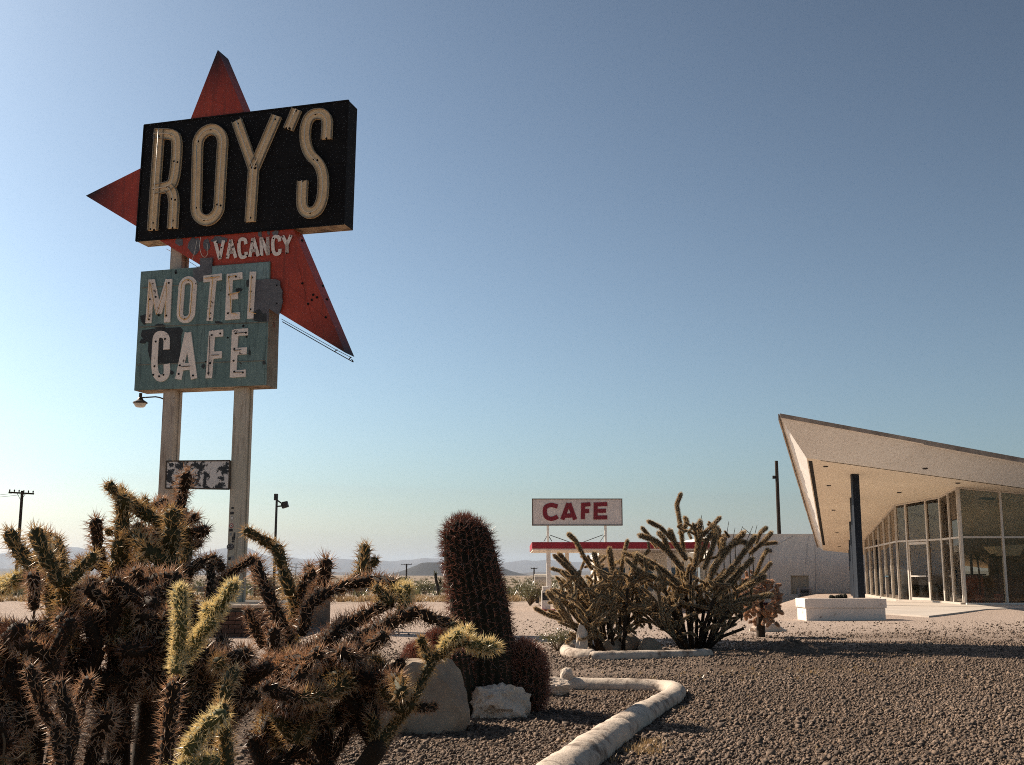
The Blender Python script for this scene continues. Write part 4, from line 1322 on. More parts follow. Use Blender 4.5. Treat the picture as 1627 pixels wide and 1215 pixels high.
    for i in range(nb):
        xl, xr = xa + (xb - xa) * i / nb + .12, xa + (xb - xa) * (i + 1) / nb - .12
        w = MB().box(xl, Yb + .1, zw0, xr, Yb + .12, zw1).build('window', GLASSB, bd)
        MB().box((xl + xr)/2 - .03, Yb + .06, zw0, (xl + xr)/2 + .03, Yb + .098, zw1).build('frame', ALU, w)
    # fuel pump on a red island
    pm = thing('fuel_pump', V((at(867, 960, SY - .4).x, SY - .4, zgs)), 'old white fuel pump on a red island beneath the canopy edge', 'fuel pump')
    p = V(pm['_o'])
    x = p.x
    MB().box(x - .45, p.y - .35, zgs - .15, x + .55, p.y + .35, zgs + .09).build('island', FASCRED, pm, bevel=.02)
    bdy = MB().box(x - .24, p.y - .18, zgs + .09, x + .24, p.y + .18, zgs + 1.15).build('body', COPING, pm, bevel=.03)
    MB().box(x - .18, p.y - .2, zgs + .6, x + .18, p.y - .178, zgs + 1.02).build('dial', DARKGLASS, bdy)
    MB().box(x - .2, p.y - .14, zgs + 1.15, x + .2, p.y + .14, zgs + 1.38).build('head', COPING, pm, bevel=.05)
    MB().tube([V((x - .26, p.y, zgs + .9)), V((x - .40, p.y, zgs + .8)), V((x - .38, p.y, zgs + .35)), V((x - .26, p.y, zgs + .3))], .025, 6).build('hose', DARKMETAL, pm)
    tk = thing('storage_tank', at(868, 925, 84) , 'long pale cylindrical tank lying behind the canopy post', 'tank')
    q = V(tk['_o'])
    za_ = at(860, 911.5, 84).z; zb_ = at(860, 921, 84).z
    r_ = .62
    zc = za_ - r_
    MB().tube([V((at(849, 915, 84).x, 84, zc)), V((at(876, 915, 84).x, 84, zc))], r_, 18).build('shell', TANKM, tk, smooth=False)
    for xx in (at(853, 915, 84).x, at(872, 915, 84).x):
        MB().box(xx - .1, 83.6, terrain(xx, 84) - .05, xx + .1, 84.4, zc - r_ + .1).build('cradle', DARKMETAL, tk)
station()

# ================================================================== POLES
def tpole(px, ytop, Y, r_, arm_w, label, narm=1, insul=5, tilt=0.0, arm_rot=0.15, group='wooden utility poles'):
    p = at(px, ytop, Y)
    zg = terrain(p.x, Y) - .2
    o = thing('utility_pole', V((p.x, Y, zg)), label, 'utility pole', group)
    MB().tube([V((p.x, Y, zg)), V((p.x, Y, p.z))], [r_ * 1.25, r_], 10).build('pole', POLEM, o)
    for k in range(narm):
        z = p.z - .25 - k * arm_w * .36
        d = V((math.cos(arm_rot), math.sin(arm_rot), tilt)) * (arm_w / 2)
        c = V((p.x, Y - r_ - .06, z))
        am = MB().bar(c - d, c + d, .11, .16).build('crossarm', POLEM, o)
        for i in range(insul):
            q = c + d * (-.92 + 1.84 * i / max(1, insul - 1)) + V((0, 0, .08))
            MB().tube([q, q + V((0, 0, .16)), q + V((0, 0, .24))], [.05, .075, .04], 6).build('insulator', DARKMETAL, am)
        if arm_w > 1.5:
            b = MB()
            for s in (-1, 1):
                b.tube([c + d * .35 * s, V((p.x, Y - r_ - .03, z - .75))], .025, 5)
            b.build('brace', DARKMETAL, o)
    return o
tpole(35.5, 779.5, 115, .14, 2.45, 'tall dark utility pole with one crossarm above the left cholla', 1, 6, tilt=-0.05)
tpole(470.5, 895, 520, .16, 4.6, 'far utility pole with two crossarms behind the middle cholla', 2, 4)
tpole(646, 895.5, 330, .20, 3.0, 'utility pole standing before the dark crater hill', 1, 4, tilt=.04)
tpole(848.5, 901.5, 260, .15, 1.5, 'slim utility pole above the desert shrub beside the canopy', 1, 3)
tpole(405.5, 917, 98, .06, .5, 'short thin wire pole right of the sign post', 1, 2)
tpole(820.5, 924, 700, .2, 2.4, 'tiny distant utility pole right of the barrel cactus', 1, 2)
def wires():
    for k, (dx, lab) in enumerate(((-.9, 'upper thin wire running left from the tall utility pole'), (.75, 'lower thin wire running left from the tall utility pole'))):
        a_ = at(35.5 + dx * 19, 784, 115); b_ = at(-420, 775 + k * 6, 112)
        pts = [lerp(a_, b_, i / 12) - V((0, 0, 1.1 * math.sin(math.pi * i / 12))) for i in range(13)]
        tag(MB().tube(pts, .018, 5).build('overhead_wire', DARKMETAL), lab, 'wire')
wires()
def plain_pole():
    Y = 90
    p = at(1233.5, 732, Y)
    o = thing('steel_pole', V((p.x, Y, -1)), 'bare dark steel pole rising behind the white stucco building', 'pole')
    b = at(1237, 848, Y)
    MB().tube([V((p.x, Y, -1)), V((p.x, Y, p.z))], [.17, .13], 10).build('shaft', POLEM, o)
    q = at(1229.5, 758, Y)
    MB().box(q.x - .1, Y - .1, q.z - .12, q.x + .1, Y + .1, q.z + .12).build('bracket', DARKMETAL, o)
    MB().bar(q, V((p.x, Y, q.z)), .05, .05).build('arm', DARKMETAL, o)
    o2 = thing('steel_pole', V((at(60.5, 885, 40).x, 40, -.5)), 'thin dark post between the pale chollas at far left', 'pole')
    q0, q1 = at(60.5, 884, 40), at(60.5, 960, 40)
    MB().tube([V((q0.x, 40, -.5)), V((q0.x, 40, q0.z))], .045, 8).build('shaft', POLEM, o2)
    MB().tube([V((q0.x, 40, q0.z - .02)), V((q0.x, 40, q0.z + .03))], .06, 8).build('cap', DARKMETAL, o2)
plain_pole()
def flood():
    Y = 100
    p = at(439.5, 800, Y)
    zg = terrain(p.x, Y) - .2
    o = thing('floodlight_pole', V((p.x, Y, zg)), 'floodlight pole with two dark lamp heads right of the sign', 'street light')
    MB().tube([V((p.x, Y, zg)), V((p.x, Y, p.z + .3))], [.13, .10], 10).build('pole', DARKMETAL, o)
    m = Y / 1826
    z = lambda x, y: at(360 + x * .1482, 780 + y * .1482, Y)
    c = z(530, 62)
    MB().box(c.x - 3 * m, Y - .15, c.z - 5.5 * m, c.x + 3 * m, Y + .15, c.z + 5 * m).build('lamp_head', DARKMETAL, o, bevel=.04)
    c = z(625, 148)
    mb = MB().hexa([z(585, 150) + V((0, -.2, 0)), z(600, 188) + V((0, -.2, 0)), z(665, 168) + V((0, -.2, 0)), z(650, 108) + V((0, -.2, 0)), z(600, 118) + V((0, -.2, 0))],
                   [z(585, 150) + V((0, .25, 0)), z(600, 188) + V((0, .25, 0)), z(665, 168) + V((0, .25, 0)), z(650, 108) + V((0, .25, 0)), z(600, 118) + V((0, .25, 0))])
    mb.build('lamp_head', DARKMETAL, o)
    MB().tube([z(545, 100), z(595, 135)], .07, 6).build('bracket', DARKMETAL, o)
    MB().tube([z(540, 165), z(590, 160)], .07, 6).build('bracket', DARKMETAL, o)
flood()

# ================================================================== CACTI
def joint_mesh(kind, ratio, seed):
    """one cholla joint of radius 1 and length `ratio` along +Z, and its spines"""
    rnd = random.Random(seed)
    skin, spm, slen, nsp, dens, srad = KINDS[kind]
    seg, rings = 10, max(6, int(ratio * 2.2))
    prof = []
    L = ratio
    for i in range(rings + 1):
        t = i / rings
        z = L * t
        r_ = 0.78 + 0.22 * math.sin(min(1, t * 1.6) * math.pi / 2)
        if z < 0.5: r_ *= math.sqrt(max(0.12, 1 - (1 - z / 0.5) ** 2)) if z > 0 else 0.5
        if z > L - 0.9: r_ *= math.sqrt(max(0.0, 1 - ((z - L + 0.9) / 0.9) ** 2))
        prof.append((max(r_, 0.03), z))
    mb = MB()
    for i, (r_, z) in enumerate(prof):
        for k in range(seg):
            an = 2 * math.pi * (k + 0.5 * (i % 2)) / seg
            q = r_ * (1 + (0.13 if (k + i) % 2 else -0.10) * (1 if 0 < i < rings else 0) + rnd.uniform(-.05, .05))
            mb.v.append(V((q * math.cos(an), q * math.sin(an), z)))
    for i in range(rings):
        for k in range(seg):
            k2 = (k + 1) % seg
            mb.f.append((i*seg+k, i*seg+k2, (i+1)*seg+k2, (i+1)*seg+k)); mb.m.append(0)
    mb.f.append(tuple(range(seg))[::-1]); mb.m.append(0)
    mb.f.append(tuple(rings*seg + k for k in range(seg))); mb.m.append(0)
    me = bpy.data.meshes.new('joint'); me.from_pydata(mb.v, [], mb.f); me.materials.append(skin)
    me.polygons.foreach_set('use_smooth', [True] * len(me.polygons)); me.update()
    sv, sf = [], []
    n = int(L * dens) + int(dens * 0.8)
    for i in range(n):
        t = (i + rnd.random()) / n
        z = t * (L + 0.25)
        an = i * 2.39996 + rnd.uniform(-.3, .3)
        if z > L - 0.75:
            e = (z - (L - 0.75)) / 1.0
            nr = V((math.cos(an) * math.cos(e * 1.5), math.sin(an) * math.cos(e * 1.5), math.sin(e * 1.5)))
            base = V((0, 0, L - 0.85)) + nr * 0.85
        else:
            nr = V((math.cos(an), math.sin(an), 0.12))
            base = V((math.cos(an) * .93, math.sin(an) * .93, z))
        for s in range(nsp):
            d = (nr + V((rnd.gauss(0, .42), rnd.gauss(0, .42), rnd.gauss(0.10, .42)))).normalized()
            ln = slen * rnd.uniform(.45, 1.15)
            a = d.cross(V((rnd.uniform(-1, 1), rnd.uniform(-1, 1), rnd.uniform(-1, 1)))).normalized() * srad
            b = d.cross(a).normalized() * srad
            o = len(sv)
            sv += [base + a, base - a * .5 + b * .87, base - a * .5 - b * .87, base + d * ln]
            sf += [(o, o+1, o+3), (o+1, o+2, o+3), (o+2, o, o+3)]
    ms = bpy.data.meshes.new('spines'); ms.from_pydata(sv, [], sf); ms.materials.append(spm); ms.update()
    return me, ms
#          skin   spines len  n/areole areoles/unit  radius
KINDS = {'old': (STEMB, SPOLDSHADE, 1.75, 4, 6.5, .07), 'brown': (STEMB, SPB, 1.9, 4, 8.5, .075), 'olive': (STEMO, SPO, 1.65, 4, 9, .070), 'pale': (STEMP, SPP, 1.5, 6, 14, .070),  # the old kind also carries painted shade in its dark spines
         'cane': (STEMC, SPC, 1.0, 5, 22, .062), 'tan': (STEMK, SPT, 0.6, 6, 26, .06), 'dry': (STEMB, SPB, 0.5, 3, 16, .04)}
RATIOS = (2.2, 3.4, 4.8, 6.6)
LIB = {}
def lib(kind, ratio):
    k = min(RATIOS, key=lambda q: abs(math.log(q / ratio)))
    v = random.randrange(2)
    key = (kind, k, v)
    if key not in LIB:
        LIB[key] = joint_mesh(kind, k, hash((k, v)) % 1000 + len(kind))
    return k, LIB[key]
NJ = {}
def joint(parent, p, q, r_, kind, spines=True):
    p, q = V(p), V(q)
    d = q - p
    L = d.length
    k, (me, ms) = lib(kind, L / r_)
    o = bpy.data.objects.new('joint', me)
    COL.objects.link(o)
    o.parent = parent
    rot = d.to_track_quat('Z', 'Y').to_matrix().to_4x4() @ Matrix.Rotation(random.uniform(0, 6.28), 4, 'Z')
    sc = Matrix.Diagonal((r_, r_, L / k, 1))
    mw = Matrix.Translation(p - V(parent['_o'])) @ rot @ sc
    o.matrix_basis = mw
    if spines:
        s = bpy.data.objects.new('spines', ms)
        COL.objects.link(s); s.parent = o
        s['kind'] = 'stuff'
    NJ[parent.name] = NJ.get(parent.name, 0) + 1
    return o
def px_branch(parent, pts, kind, Y, rpx, dy=0.0, wob=0.06):
    """a branch following photo pixels at depth Y (wandering in depth); one joint per length"""
    pos = []
    for i, (x, y) in enumerate(pts):
        yy = Y + dy * i / max(1, len(pts) - 1) + random.uniform(-wob, wob)
        pos.append(at(x, y, yy))
    r_ = rpx * .86 / 1800 * Y
    for a, b in zip(pos, pos[1:]):
        L = (b - a).length
        n = max(1, int(round(L / (r_ * 6.0))))
        for i in range(n):
            s, e = lerp(a, b, i / n), lerp(a, b, (i + 1) / n)
            e = e + (e - s).normalized() * r_ * .45
            joint(parent, s, e, r_ * random.uniform(.92, 1.06), kind)
    return pos
def grow(parent, starts, n, silh, xlim, Yc, Yspread, kinds, rr, lr, zmin, rnd, up=.55, spines=True, wild=1.0, extra=0):
    nodes = [[V(p), V(d).normalized(), 0] for p, d in starts]
    made = tries = 0
    sinkj, sinks = MB(), MB()
    while made < n + extra and tries < (n + extra) * 60:
        tries += 1
        nd = rnd.choice(nodes[-60:] if rnd.random() < .5 else nodes)
        if nd[2] >= 3: continue
        d = (nd[1] * .7 + V((rnd.gauss(0, .65 * wild), rnd.gauss(0, .5 * wild), rnd.gauss(up * .6, .45 * wild)))).normalized()
        L = rnd.uniform(*lr)
        q = nd[0] + d * L
        if q.z < zmin or abs(q.y - Yc) > Yspread: continue
        x, y = project(q)
        if not (xlim[0] < x < xlim[1]): continue
        if y < silh(x) : continue
        r_ = rnd.uniform(*rr)
        nd[2] += 1
        kd = rnd.choices([k for k, _ in kinds], [w for _, w in kinds])[0]
        if made >= n:
            k_, (me_, ms_) = lib(kd, L / r_)
            mw = Matrix.Translation(nd[0]) @ d.to_track_quat('Z', 'Y').to_matrix().to_4x4() @ Matrix.Diagonal((r_, r_, (L + r_ * .4) / k_, 1))
            for snk, src in ((sinkj, me_), (sinks, ms_)):
                snk.add([mw @ v.co for v in src.vertices], [tuple(p.vertices) for p in src.polygons])
        else:
            joint(parent, nd[0], q + d * r_ * .4, r_, kd, spines)
        nodes.append([q, d, 0])
        made += 1
    if extra:
        j_ = sinkj.build('inner_joints', KINDS[kinds[0][0]][0], parent, smooth=True); j_['kind'] = 'stuff'
        s_ = sinks.build('inner_spines', KINDS[kinds[0][0]][1], parent); s_['kind'] = 'stuff'
    return nodes
def interp(pts):
    def f(x):
        if x <= pts[0][0]: return pts[0][1]
        for a, b in zip(pts, pts[1:]):
            if a[0] <= x <= b[0]:
                return a[1] + (b[1] - a[1]) * (x - a[0]) / (b[0] - a[0])
        return pts[-1][1]
    return f
def plant_base(px, Y):
    p = at(px, 900, Y)
    return V((p.x, Y, 0))
def trunk(parent, base, tops, r_=.035, kind='brown'):
    for t_ in tops:
        t_ = V(t_)
        mid = lerp(base, t_, .5) + V((random.uniform(-.05, .05), random.uniform(-.05, .05), 0))
        pts = [base, lerp(base, mid, .5), mid, lerp(mid, t_, .5), t_]
        pts = pts + [t_ + (t_ - mid).normalized() * r_ * .5, t_ + (t_ - mid).normalized() * r_ * .8]
        MB().tube([p for p in pts], [r_ * 1.2, r_ * 1.0, r_ * .9, r_ * .8, r_ * .7, r_ * .5, r_ * .1], 10).build('trunk', STEMT, parent, smooth=True)
SIL = interp([(-200, 985), (0, 985), (60, 985), (110, 965), (170, 930), (230, 915), (300, 930), (350, 985), (400, 1030), (450, 1010), (520, 985), (580, 985), (620, 1010), (650, 1080), (680, 1160), (720, 1215), (900, 1300)])
GAPS = [(150, 985, 14), (222, 1100, 22), (410, 1055, 28), (375, 1030, 18), (318, 1075, 16)]
def SILG(x):
    return SIL(x)
LARGE = 'spiny chollas massed in the near left corner'
rnd = random.Random(11)
# far left pale cholla
Y = 3.0
b = plant_base(70, Y)
c1 = thing('cholla', b, 'pale yellow spined cholla at the far left edge with upright arms', 'cactus', LARGE)
px_branch(c1, [(95, 990), (78, 940), (58, 905), (28, 872), (14, 845)], 'olive', Y, 12.5)
px_branch(c1, [(60, 912), (22, 922), (-12, 940)], 'pale', Y, 11)
px_branch(c1, [(66, 910), (92, 896)], 'pale', Y + .1, 11)
px_branch(c1, [(104, 1010), (102, 970), (100, 925)], 'olive', Y - .2, 14)
px_branch(c1, [(100, 930), (84, 908), (70, 880), (56, 843)], 'olive', Y - .2, 13.5)
px_branch(c1, [(102, 930), (128, 904), (150, 882)], 'olive', Y - .2, 10.5)
px_branch(c1, [(100, 928), (96, 895), (88, 858)], 'olive', Y - .05, 12)
px_branch(c1, [(96, 890), (78, 868), (72, 850)], 'brown', Y + .25, 11)
px_branch(c1, [(108, 990), (120, 960), (125, 935)], 'brown', Y + .25, 11)
px_branch(c1, [(54, 970), (54, 935), (53, 915)], 'brown', Y - .3, 10)
t0 = at(60, 1150, Y); t1 = at(110, 1100, Y - .1); t2 = at(10, 1120, Y - .15)
trunk(c1, b, [t0, t1, t2])
starts = [(at(x, y, Y + dy), (random.uniform(-.4, .4), 0, 1)) for x, y, dy in ((60, 1150, 0), (110, 1100, -.1), (10, 1120, -.15), (95, 1000, 0), (104, 1015, -.2), (40, 1230, -.3), (140, 1230, -.2), (-40, 1200, 0))]
grow(c1, starts, 175, SILG, (-160, 190), Y - .1, .45, (('old', 4), ('brown', 4), ('olive', 1.5)), (.014, .019), (.07, .12), .42, rnd)
# tall brown cholla before the sign
Y = 3.25
b = plant_base(240, Y)
c2 = thing('cholla', b, 'tallest brown cholla before the sign posts with a pale tipped horn', 'cactus', LARGE)
for pts, kd, yy, rp in (
    ([(182, 960), (186, 915), (192, 860)], 'olive', Y, 15), ([(192, 865), (194, 820), (196, 790)], 'olive', Y, 12), ([(197, 800), (186, 785), (172, 770)], 'olive', Y, 9), ([(196, 800), (194, 776)], 'olive', Y + .1, 8),
    ([(197, 788), (214, 806), (240, 822), (270, 838)], 'olive', Y + .05, 11), ([(228, 822), (230, 792)], 'olive', Y + .1, 8), ([(178, 850), (170, 842)], 'olive', Y, 6),
    ([(158, 905), (156, 870), (152, 826)], 'brown', Y + .2, 11), ([(148, 905), (130, 890), (122, 900)], 'brown', Y + .2, 9), ([(160, 880), (166, 905), (170, 930)], 'brown', Y + .2, 8),
    ([(268, 1000), (266, 940), (270, 880), (273, 840), (274, 812)], 'olive', Y - .05, 14), ([(264, 900), (236, 872), (212, 852), (198, 858)], 'olive', Y - .05, 13.5), ([(232, 862), (222, 905), (206, 940), (196, 985)], 'olive', Y + .1, 10),
    ([(280, 850), (284, 815), (290, 785), (296, 752)], 'brown', Y + .15, 10.5), ([(278, 858), (300, 850), (326, 842)], 'brown', Y + .1, 11), ([(286, 836), (300, 826), (312, 822)], 'brown', Y + .2, 9),
    ([(250, 838), (262, 818), (272, 806)], 'brown', Y + .25, 10), ([(270, 820), (284, 824), (296, 818)], 'brown', Y + .3, 9), ([(240, 850), (262, 852), (286, 848)], 'brown', Y + .25, 11),
    ([(215, 835), (225, 845), (250, 855)], 'brown', Y + .3, 11), ([(246, 880), (250, 855), (255, 835)], 'brown', Y + .25, 11), ([(210, 842), (200, 880), (210, 900)], 'brown', Y + .3, 10),
    ([(280, 935), (292, 905), (296, 870), (290, 840)], 'olive', Y + .1, 12.5), ([(288, 930), (302, 905), (322, 892), (342, 888), (352, 905)], 'brown', Y, 9.5), ([(334, 892), (336, 920), (334, 955)], 'brown', Y, 8.5),
    ([(326, 975), (340, 940), (352, 918), (378, 902), (402, 888)], 'brown', Y + .05, 8.5), ([(262, 905), (240, 905), (216, 908)], 'brown', Y + .15, 7.5), ([(180, 930), (210, 930), (240, 965), (262, 1000)], 'olive', Y - .15, 14),
    ([(258, 985), (300, 960), (326, 1000)], 'brown', Y + .15, 11), ([(225, 985), (215, 945), (200, 930)], 'brown', Y + .2, 11),
    ([(232, 815), (250, 800), (262, 798)], 'brown', Y + .3, 8), ([(222, 870), (240, 880), (262, 876)], 'brown', Y + .3, 10), ([(190, 900), (212, 890), (228, 885)], 'brown', Y + .25, 10), ([(285, 870), (305, 868), (318, 860)], 'brown', Y + .3, 8)):
    px_branch(c2, pts, kd, yy, rp, wob=.04)
trunk(c2, b, [at(268, 1030, Y), at(190, 1000, Y), at(240, 1080, Y - .1)], .04)
starts = [(at(x, y, Y + dy), (random.uniform(-.4, .4), 0, 1)) for x, y, dy in ((268, 1030, 0), (190, 1000, 0), (240, 1080, -.1), (182, 965, 0), (268, 1000, 0), (200, 1180, -.3), (280, 1190, -.3), (320, 1120, -.2), (340, 1180, -.2))]
SIL2 = interp([(100, 960), (150, 900), (180, 915), (230, 900), (280, 910), (310, 930), (340, 995), (400, 1040), (460, 1060)])
grow(c2, starts, 165, SIL2, (130, 440), Y - .05, .5, (('old', 4), ('brown', 5), ('olive', 1.2)), (.014, .020), (.07, .12), .42, rnd)
# young pale armed cholla right in front
Y = 2.35
b = plant_base(290, Y)
c3 = thing('cholla', b, 'green and straw coloured young cholla arms in front of the tall brown one', 'cactus', LARGE)
px_branch(c3, [(280, 1070), (284, 1040), (288, 985), (286, 935)], 'pale', Y, 11.5, wob=.02)
px_branch(c3, [(288, 1050), (315, 1012), (338, 985)], 'pale', Y + .02, 11, wob=.02)
px_branch(c3, [(338, 985), (330, 966)], 'pale', Y + .06, 11, wob=.02)
px_branch(c3, [(332, 990), (352, 958), (372, 928)], 'pale', Y + .03, 11, wob=.02)
px_branch(c3, [(262, 1240), (268, 1160), (276, 1085)], 'brown', Y, 12, wob=.02)
px_branch(c3, [(362, 1245), (358, 1180), (352, 1120)], 'olive', Y - .2, 12, wob=.02)
px_branch(c3, [(358, 1130), (325, 1155), (298, 1195)], 'pale', Y - .25, 14, wob=.02)
px_branch(c3, [(350, 1210), (315, 1215), (285, 1225)], 'pale', Y - .25, 14, wob=.02)
px_branch(c3, [(352, 1130), (360, 1090), (372, 1065)], 'olive', Y - .1, 11, wob=.02)
px_branch(c3, [(90, 1160), (65, 1120), (48, 1060)], 'brown', Y - .2, 10, wob=.02)
px_branch(c3, [(118, 1160), (100, 1110), (92, 1085)], 'brown', Y - .2, 11, wob=.02)
px_branch(c3, [(120, 1160), (128, 1110), (142, 1080)], 'brown', Y - .15, 11, wob=.02)
trunk(c3, b, [at(262, 1260, Y), at(362, 1262, Y - .2), at(105, 1262, Y - .2)], .022)
px_branch(c3, [(105, 1262), (110, 1210), (118, 1155)], 'brown', Y - .2, 11, wob=.02)
px_branch(c3, [(105, 1262), (95, 1210), (90, 1155)], 'brown', Y - .2, 11, wob=.02)
# middle cholla reaching over the boulder
Y = 4.0
b = plant_base(470, Y)
c4 = thing('cholla', b, 'wide cholla in the middle with one arm arching over the boulder', 'cactus', LARGE)
for pts, kd, yy, rp in (
    ([(440, 1120), (448, 1060), (456, 1010)], 'brown', Y, 15), ([(456, 1010), (436, 968), (420, 930), (402, 888)], 'brown', Y, 11.5), ([(464, 1010), (470, 968), (462, 935)], 'olive', Y + .1, 11),
    ([(462, 945), (450, 905), (440, 868)], 'olive', Y + .1, 11), ([(440, 870), (414, 856), (390, 842)], 'olive', Y + .1, 9), ([(470, 970), (482, 925), (498, 908)], 'brown', Y + .1, 9),
    ([(498, 960), (512, 935), (518, 890)], 'brown', Y + .2, 12), ([(504, 945), (496, 920), (490, 900)], 'brown', Y + .3, 10),
    ([(480, 1010), (488, 965), (520, 940)], 'brown', Y, 12), ([(520, 940), (555, 928), (592, 922), (630, 930)], 'brown', Y + .05, 11), ([(556, 930), (574, 912), (580, 868)], 'olive', Y + .15, 10), ([(574, 914), (588, 900), (598, 888)], 'olive', Y + .15, 7.5),
    ([(500, 1040), (540, 1000), (585, 975), (622, 955)], 'brown', Y - .05, 12), ([(622, 958), (604, 940), (596, 934)], 'olive', Y - .05, 9), ([(600, 965), (620, 940), (650, 935)], 'pale', Y, 10), ([(642, 985), (644, 955), (645, 932)], 'pale', Y, 9.5),
    ([(500, 1060), (545, 1035), (590, 1005), (630, 985), (664, 970)], 'brown', Y - .1, 12), ([(664, 972), (692, 985), (716, 990)], 'brown', Y - .1, 10), ([(716, 990), (738, 1010)], 'olive', Y - .1, 9),
    ([(598, 1185), (628, 1150), (655, 1115), (672, 1080), (688, 1048), (715, 1025), (742, 1018)], 'olive', Y - .3, 9), ([(742, 1020), (765, 1026), (786, 1028)], 'pale', Y - .3, 11), ([(732, 1018), (742, 1002)], 'pale', Y - .3, 11),
    ([(700, 1042), (712, 1018), (730, 1008)], 'pale', Y - .32, 9), ([(680, 1048), (674, 1030), (668, 1014)], 'olive', Y - .3, 8), ([(640, 1130), (620, 1112), (606, 1090)], 'olive', Y - .3, 9), ([(618, 1100), (622, 1080)], 'pale', Y - .3, 8),
    ([(655, 1120), (675, 1125), (692, 1122)], 'brown', Y - .3, 9),
    ([(520, 1215), (560, 1150), (600, 1090), (640, 1050)], 'brown', Y - .15, 10), ([(470, 1180), (495, 1130), (525, 1095)], 'olive', Y - .25, 11), ([(440, 1080), (434, 1040), (436, 1000)], 'brown', Y - .2, 11), ([(462, 1080), (465, 1040), (466, 1000)], 'pale', Y + .2, 9),
    ([(420, 1030), (402, 990), (392, 970)], 'brown', Y + .1, 9), ([(470, 1060), (510, 1020), (550, 985)], 'brown', Y + .15, 11), ([(490, 1090), (540, 1060), (580, 1030), (612, 1010)], 'brown', Y - .2, 12), ([(470, 1120), (520, 1085), (570, 1060)], 'brown', Y - .1, 13)):
    px_branch(c4, pts, kd, yy, rp, wob=.05)
trunk(c4, b, [at(440, 1130, Y), at(520, 1225, Y - .15), at(598, 1190, Y - .3)], .045)
SIL4 = interp([(380, 1060), (440, 1040), (490, 1025), (540, 1030), (590, 1040), (630, 1070), (655, 1110), (690, 1190)])
starts = [(at(x, y, Y + dy), (random.uniform(-.3, .5), 0, 1)) for x, y, dy in ((440, 1120, 0), (500, 1060, 0), (500, 1040, 0), (520, 1215, -.15), (470, 1180, -.2), (560, 1150, -.15), (420, 1220, -.2), (600, 1200, -.2))]
grow(c4, starts, 140, SIL4, (400, 705), Y - .1, .5, (('old', 3.5), ('brown', 4), ('olive', 2)), (.018, .024), (.09, .15), .30, rnd)
# small dead twigs, bottom left corner
tw = thing('dry_twig', at(10, 1200, 2.4), 'thin pale dry twig curling in the bottom left corner', 'twig')
mb = MB()
for pts in ([(-20, 1205), (5, 1203), (25, 1208), (40, 1195)], [(5, 1203), (8, 1180), (4, 1165)]):
    mb.tube([at(x, y, 2.4) for x, y in chaikin(pts, 2)], .0022, 5)
mb.build('stem', TWIG, tw)

